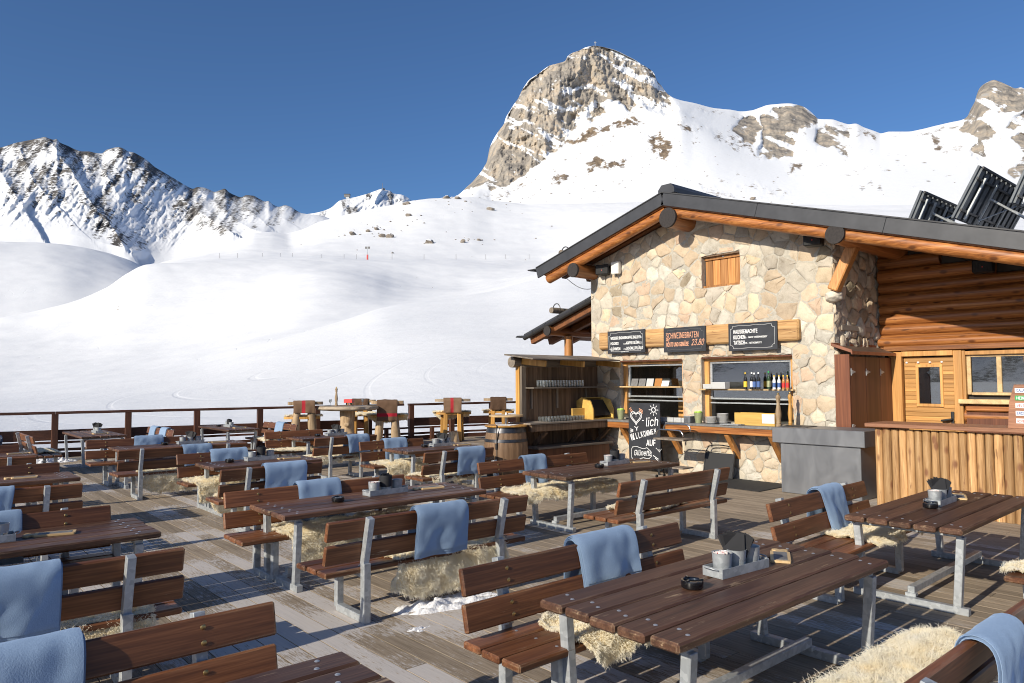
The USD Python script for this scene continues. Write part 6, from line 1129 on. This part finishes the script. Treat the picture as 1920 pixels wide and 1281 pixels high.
# black carrier leaning on the wall
t = thing('black_carrier', 'black sheet with a tube handle leaning against the foot of the stone wall', 'carrier')
obj('sheet', beam((12.86, 8.47, .02), (12.98, 8.47, .50), .70, .02, .004, up=(1, 0, 0)), M_black, t); a = np.linspace(0, math.pi, 10); obj('tube_handle', tube([(12.85, 8.14, .02), (12.97, 8.14, .52)] + [(12.985+.01*math.sin(q), 8.47-.29*np.cos(q)*1.0, .60+.06*math.sin(q)) for q in a] + [(12.97, 8.80, .52), (12.85, 8.80, .02)], .012, 7), M_black, t, smooth=60)
obj('rubber_mat', cbox((12.45, 8.0, .008), (1.2, 2.1, .012), .004), M_rubber, label='black rubber mat on the deck in front of the serving windows', cat='mat')
# stainless counter
t = thing('steel_counter', 'grey sheet steel counter standing between the serving windows and the log bar', 'counter')
obj('cabinet_body', cbox((12.50, 5.98, .44), (.74, 1.40, .87), .006), M_steel, t, smooth=False); obj('cover', cbox((12.50, 6.00, 1.01), (.84, 1.62, .27), .008), M_steel, t, smooth=False); obj('grill_top', cbox((12.55, 6.55, 1.152), (.4, .5, .012)), M_gutter, t)
for y in (5.4, 6.55): obj('foot', cbox((12.2, y, .0), (.06, .06, .012)), M_black, t)
# log bar
t = thing('log_bar', 'bar counter faced with upright pale split logs and a red-brown top', 'bar')
rg = np.random.default_rng(12); y = 4.93; k = 0
while y > .9:
    d = rg.uniform(.105, .135); r = d/2
    m = log((11.86, y-r, -.0), (11.86, y-r, 1.22), r, r*.96, 700+k, 12, .05, n=7); obj('upright_log', m, M_pale, t, smooth=50); y -= d*.985; k += 1
obj('side_panel', cbox((12.40, 4.86, .60), (1.0, .10, 1.2), .008), M_brownplank, t); obj('bar_top', cbox((12.10, 2.95, 1.275), (.78, 4.16, .06), .008), M_bartop, t); obj('bar_back', cbox((12.0, 2.9, .6), (.06, 3.9, 1.2)), M_dark, t)
# tap column with labels
t = thing('tap_column', 'rough wooden beer tap column with a stack of white and green labels', 'tap column', (11.98, 2.88, 1.305))
obj('wood_block', up_front(prism(Polygon([(-.30, 0), (.26, 0), (.235, .36), (.17, .60), (-.22, .60), (-.28, .36)]), -.11, .11)), M_bartop, t, smooth=30)
obj('tap_head', lathe([(0, .60), (.06, .60), (.075, .70), (.06, .84), (.075, .98), (.03, 1.05), (0, 1.05)], 14), M_chrome, t, smooth=60)
for k, (s, mb, mt) in enumerate([('CALANDA', M_white, M_bluelabel), ('HEINEKEN', M_heinz, M_white), ('VELTINS', M_white, M_red), ('ERDINGER', M_white, M_bluelabel), ('RIVELLA', M_white, M_red)]):
    z = 1.305+.52-k*.105; lb = obj('tap_label', cbox((11.866, 2.86, z), (.008, .36, .066), .002), mb, t)
    st = UsdGeom.Xformable(lb).AddTranslateOp(); st.Set(Gf.Vec3d(-11.98, -2.88, -1.305))
    tx = obj('label_print', on_front(placed(meshkit.text_mesh(s, .036, .004, True), (0, 0, 0)).apply_transform(np.diag([.75, 1, 1, 1.0])), 11.861-11.98, 3.025-2.88, z-.018-1.305), mt, t, smooth=False)
# red-brown cupboard in the corner of the stone block
t = thing('gas_cupboard', 'tall red-brown wooden cupboard with a sloping lid in the corner by the stone', 'cupboard')
obj('front_panel', cbox((13.10, 5.985, 1.22), (.03, .27, 2.44), .004), M_cabinet, t); 
for k in range(3): d_ = obj('hinged_panel', cbox((13.44+k*.62, 5.865, 1.20), (.612, .03, 2.40), .004), M_cabinet, t); obj('hinge', join([cbox((13.15+k*.62, 5.845, 2.12), (.03, .012, .13)), placed(prism(Polygon([(0, -.035), (.13, -.008), (.13, .008), (0, .035)]), 0, .008), (13.17+k*.62, 5.845, 2.12), rx=math.pi/2), cbox((13.15+k*.62, 5.845, 1.16), (.05, .014, .05)), placed(prism(Polygon([(0, -.03), (.08, -.006), (.08, .006), (0, .03)]), 0, .008), (13.17+k*.62, 5.845, 1.16), rx=math.pi/2)]), M_galv, d_)
obj('lid', beam((14.05, 6.12, 2.60), (14.05, 5.77, 2.475), 2.05, .03, .004), M_roofrust, t, smooth=False); obj('lid_edge', join([beam((13.02, 6.12, 2.615), (13.02, 5.765, 2.485), .03, .055), beam((13.0, 6.125, 2.625), (15.0, 6.125, 2.625), .02, .06), cbox((14.03, 5.762, 2.46), (2.07, .02, .06))]), M_copper, t)
# loudspeakers and lamp boxes
for p, rz, lab in [((12.92, 6.36, 4.555), 12, 'black loudspeaker at the top right corner of the stone gable'), ((14.70, 4.16, 3.97), 8, 'black loudspeaker in the shade on the log wall'), ((13.03, 11.62, 4.63), 25, 'black loudspeaker at the top left corner of the stone gable')]:
    t = thing('loudspeaker', lab, 'loudspeaker', p, rz); obj('housing', cbox((0, 0, 0), (.24, .32, .24), .02), M_black, t); obj('grille', cbox((-.123, 0, 0), (.006, .28, .20), .003), M_rubber, t); obj('wall_bracket', cbox((.15, 0, 0), (.14, .05, .05)), M_gutter, t); obj('badge', cbox((-.128, 0, -.02), (.006, .02, .02), .001), M_red, t)
t = thing('alarm_box', 'small pale grey box on the stone gable under the left eave', 'box', (13.06, 11.245, 4.64), 0); obj('housing', cbox((0, 0, 0), (.12, .23, .30), .02), M_whiteplastic, t); obj('gland', tube([(0, 0, -.15), (0, 0, -.19)], .02, 8), M_black, t)
# barrel with a round top
t = thing('wine_barrel', 'big dark wooden barrel with black hoops and a round tabletop board above it', 'barrel', (9.93, 11.61, 0))
zb = np.linspace(0, 1.04, 13); rb = .46-.075*((zb-.52)/.52)**2*1.0
stv = lathe([(0, 0)] + list(zip(rb, zb)) + [(rb[-1]-.03, 1.04), (rb[-1]-.03, 1.0), (0, 1.0)], 96); v = stv.vertices; r = np.hypot(v[:, 0], v[:, 1]); an = np.arctan2(v[:, 1], v[:, 0]); g = np.abs(((an*24/(2*np.pi)) % 1)-.5) > .44; k_ = np.where(g & (r > .30), 1-.007/np.maximum(r, .1), 1); stv.vertices = v*np.stack([k_, k_, np.ones(len(k_))], 1)
obj('staves', stv, M_barrel, t, smooth=25)
for z0, z1 in ((.02, .09), (.22, .28), (.74, .80), (.93, 1.03)): rr = lambda z: .46-.075*((z-.52)/.52)**2; obj('hoop', lathe([(rr(z0)+.001, z0), (rr(z0)+.006, z0), (rr(z1)+.006, z1), (rr(z1)+.001, z1)], 48), M_hoop, t, smooth=40)
obj('lid_disc', lathe([(0, 1.045), (.44, 1.045), (.45, 1.06), (.44, 1.075), (0, 1.075)], 36), M_amber, t, smooth=40); obj('hasp', join([cbox((-.42, -.19, .66), (.03, .05, .12), .006), cbox((-.415, -.20, .60), (.02, .02, 1.0), .004)]), M_black, t)
obj('papers', join([placed(cbox((0, 0, 0), (.21, .30, .003), .0005), (-.1, -.1, 1.078), .4), placed(cbox((0, 0, 0), (.21, .30, .003), .0005), (.05, -.12, 1.082), -.3), placed(cbox((0, 0, 0), (.15, .21, .003), .0005), (-.05, .1, 1.086), .9)]), M_ceramic, t, smooth=False)
t = thing('round_table_disc', 'round pale wooden tabletop disc on a short pole above the barrel', 'tabletop', (10.10, 11.80, 0))
obj('disc', lathe([(0, 1.235), (.36, 1.235), (.37, 1.25), (.36, 1.27), (0, 1.27)], 36), M_board, t, smooth=40); obj('pole', tube([(0, 0, 1.076), (0, 0, 1.24)], .03, 10), M_galv, t, smooth=60); obj('knob', lathe([(0, 1.27), (.025, 1.27), (.02, 1.32), (0, 1.325)], 12), M_ceramic, t, smooth=60)

# ---------------------------------------------------------------- rustic group by the railing
def rustic_slab(rx, ry, th, seed, n=28):
    a = np.linspace(0, 2*np.pi, n, endpoint=False); rr = 1+.16*noise3(np.stack([np.cos(a)*1.7, np.sin(a)*1.7, 0*a+seed], -1), seed)
    return prism(Polygon(np.stack([rx*rr*np.cos(a), ry*rr*np.sin(a)], 1)), 0, th)
TX, TY = 10.66, 19.80
t = thing('trunk_table', 'high table made of a flared tree trunk with a thick bleached slab top', 'table', (TX, TY, 0), -60)
z = np.linspace(0, 1.14, 16); a = np.arange(28)*2*np.pi/28; Z, A = np.meshgrid(z, a, indexing='ij')
R = .20+.05*np.abs(Z-.75) + np.exp(-Z/.16)*(.22+.26*np.clip(np.cos(A*3+.5), 0, 1)**1.5) + .025*noise3(np.stack([np.cos(A)*2, np.sin(A)*2, Z*3], -1), 5)
v = np.stack([R*np.cos(A), R*np.sin(A), Z], -1).reshape(-1, 3); f = [(i*28+j, i*28+(j+1) % 28, (i+1)*28+(j+1) % 28, (i+1)*28+j) for i in range(15) for j in range(28)]
obj('trunk', (v, np.array(f)), M_trunk, t, smooth=60)
sm = lathe([(0, 0), (.55, .0), (.80, .012), (.86, .06), (.84, .125), (.78, .14), (0, .145)], 40); v_ = sm.vertices; an = np.arctan2(v_[:, 1], v_[:, 0]); q_ = 1+.17*noise3(np.stack([np.cos(an)*1.8, np.sin(an)*1.8, 0*an], -1), 3)+.06*noise3(np.stack([np.cos(an)*5, np.sin(an)*5, v_[:, 2]*9], -1), 4); sm.vertices = v_*np.stack([q_*1.02, q_*.78, 1+.10*noise3(v_*4, 6)], 1); sm.apply_translation((0, 0, 1.125))
obj('slab_top', sm, M_trunkx, t, smooth=35); obj('knot', placed(trimesh.creation.icosphere(2).apply_scale([.10, .06, .07]), (.13, -.22, .72)), M_trunk, t, smooth=60)
TT = 1.272
mill(TX-.27, TY+.17, .88, M_trunk, 'tall wooden pepper mill standing on the tree trunk table', TT)
t = thing('red_caddy', 'red caddy of sauces in the middle of the tree trunk table', 'caddy', (TX+.06, TY+.0, TT), -55); obj('caddy_box', join([cbox((0, s*.07, .14), (.26, .006, .11)) for s in (-1, 1)] + [cbox((s*.13, 0, .14), (.006, .146, .11)) for s in (-1, 1)]), M_red, t, smooth=False); obj('caddy_base', cbox((0, 0, .012), (.25, .14, .024)), M_dark, t)
for k in range(4): obj('jar', placed(lathe([(0, .02), (.026, .02), (.026, .12), (.018, .15), (0, .15)], 10), (-.08+.055*k, .02*(-1)**k, 0)), [M_bottle, M_sauce, M_red, M_bottlegreen][k], t, smooth=60)
K_W = kind_of('wine_glass'); obj('glass', lathe([(0, 0), (.035, .002), (.006, .012), (.005, .09), (.022, .105), (.042, .14), (.040, .20), (.0385, .20), (.040, .14), (.020, .108), (0, .10)], 16), M_glass, K_W, smooth=60)
for dx, dy, lab in [(-.42, .26, 'wine glass left of the pepper mill on the tree trunk table'), (.40, -.22, 'wine glass at the right side of the tree trunk table')]: make(K_W, 'wine_glass', (TX+dx, TY+dy, TT), 0, lab, 'glass', 'wine glasses on the tree trunk table')
for dx, dy, lab in [(-.55, .20, 'dark plate at the left of the tree trunk table'), (.58, -.36, 'dark plate at the right of the tree trunk table')]:
    t = thing('plate', lab, 'plate', (TX+dx, TY+dy, TT)); obj('dish', lathe([(0, 0), (.10, 0), (.13, .018), (.10, .008), (0, .006)], 18), M_slate, t, smooth=50); obj('napkin', cbox((0, 0, .016), (.14, .05, .012), .003), M_napkin, t)
def log_chair(loc, rz, w, mleg, lab, seed, slab=True):
    """High chair of logs, back towards +y."""
    t = thing('log_chair', lab, 'chair', loc, rz); h = w/2
    for s in (-1, 1):
        if mleg is M_trunk: obj('leg', log((s*(h-.10), .22, 0), (s*(h-.22), .17, 1.33), .15, .095, seed*7+s, 12, .16), mleg, t, smooth=50); obj('leg', log((s*(h-.10), -.24, 0), (s*(h-.14), -.20, .90), .12, .09, seed*9+s, 12, .16), mleg, t, smooth=50)
        else: obj('leg', beam((s*(h-.19), .21, 0), (s*(h-.22), .17, 1.33), .15, .14, .02, up=(1, 0, 0)), mleg, t); obj('leg', beam((s*(h-.08), -.24, 0), (s*(h-.12), -.20, .90), .12, .12, .02, up=(1, 0, 0)), mleg, t)
    obj('seat', placed(rustic_slab(h*1.35, .29, .07, seed), (0, -.03, .89)), M_amber, t, smooth=30)
    m = rustic_slab(h*1.25, .125, .09, seed+3, 24); obj('back_plank', placed(m, (0, .165, 1.312)), M_trunkx if slab else M_trunk, t, smooth=30)
    return t
CH = [((9.66, 20.60, 0), 156, .80, M_trunk, 'rustic log chair left of the tree trunk table, striped blanket on its back', 1, False), ((11.85, 19.45, 0), 146, .78, M_trunk, 'rustic log chair right of the tree trunk table, red striped blanket hanging down', 2, False), ((11.75, 21.0, 0), -40, .76, M_amber, 'rustic log chair behind the tree trunk table', 3, False),
      ((14.48, 19.68, 0), 146, .86, M_amber, 'high amber log chair seen from behind, red striped blanket over its back plank', 4, True), ((16.10, 19.22, 0), 140, .78, M_amber, 'high amber log chair nearest the shelter, dark brown blanket over its back plank', 5, False)]
for c in CH: log_chair(*c)
def chair_path(front, rear): z = 1.415; return [(.035, z-front), (.035, z-.05), (.05, z-.01), (.10, z+.002), (.22, z+.002), (.285, z-.012), (.30, z-.05), (.305, z-rear*.6), (.30, z-rear)]
K_PL = []
for k, (w, fr, re, mm) in enumerate([(.62, .22, .34, M_plaid), (.62, .20, .62, M_plaidz), (.60, .25, .46, M_plaid), (.55, .26, .40, M_brownwool)]):
    c = kind_of('wool_blanket'); obj('cloth', drape(chair_path(fr, re), w, .026, 2, 90+k, .013), mm, c, smooth=60); K_PL.append(c)
for i, k, lab in [(0, 0, 'brown blanket with a red stripe over the chair left of the tree trunk table'), (1, 1, 'dark brown blanket with a level red band hanging right of the tree trunk table'), (2, 3, 'plain brown blanket over the chair behind the tree trunk table'), (3, 2, 'brown blanket with an upright red stripe on the high chair by the railing'), (4, 3, 'dark brown blanket on the high chair nearest the shelter')]:
    make(K_PL[k], 'wool_blanket', CH[i][0], CH[i][1], lab, 'blanket', 'brown wool blankets on the log chairs')
K_CF = []
for k, path in enumerate([[(-.42, .72), (-.34, .90), (-.30, .965), (.10, .965), (.14, .99)], [(-.36, .93), (-.31, .965), (.12, .965), (.15, 1.0)]]):
    c = kind_of('sheepskin'); pelt(c, path, 1.18 if k == 0 else 1.05, 400+k, 14000, .034, .0055); K_CF.append(c)
for i, k, lab in [(0, 1, 'on the log chair left of the tree trunk table'), (1, 0, 'hanging from the log chair right of the tree trunk table'), (2, 1, 'on the log chair behind the tree trunk table'), (3, 0, 'drooping at both sides of the high amber chair'), (4, 1, 'on the high chair nearest the shelter')]:
    make(K_CF[k], 'sheepskin', CH[i][0], CH[i][1], f'cream sheepskin {lab}', 'sheepskin', 'sheepskins on the log chairs')
st = thing('tree_stump', 'short tree stump standing under the high amber log chair', 'stump', (14.28, 19.35, 0)); obj('stump', log((0, 0, 0), (0, 0, .34), .20, .15, 77, 16, .12), M_trunk, st, smooth=50); obj('cut_face', lathe([(0, .342), (.135, .341)], 16), M_paleback, st)
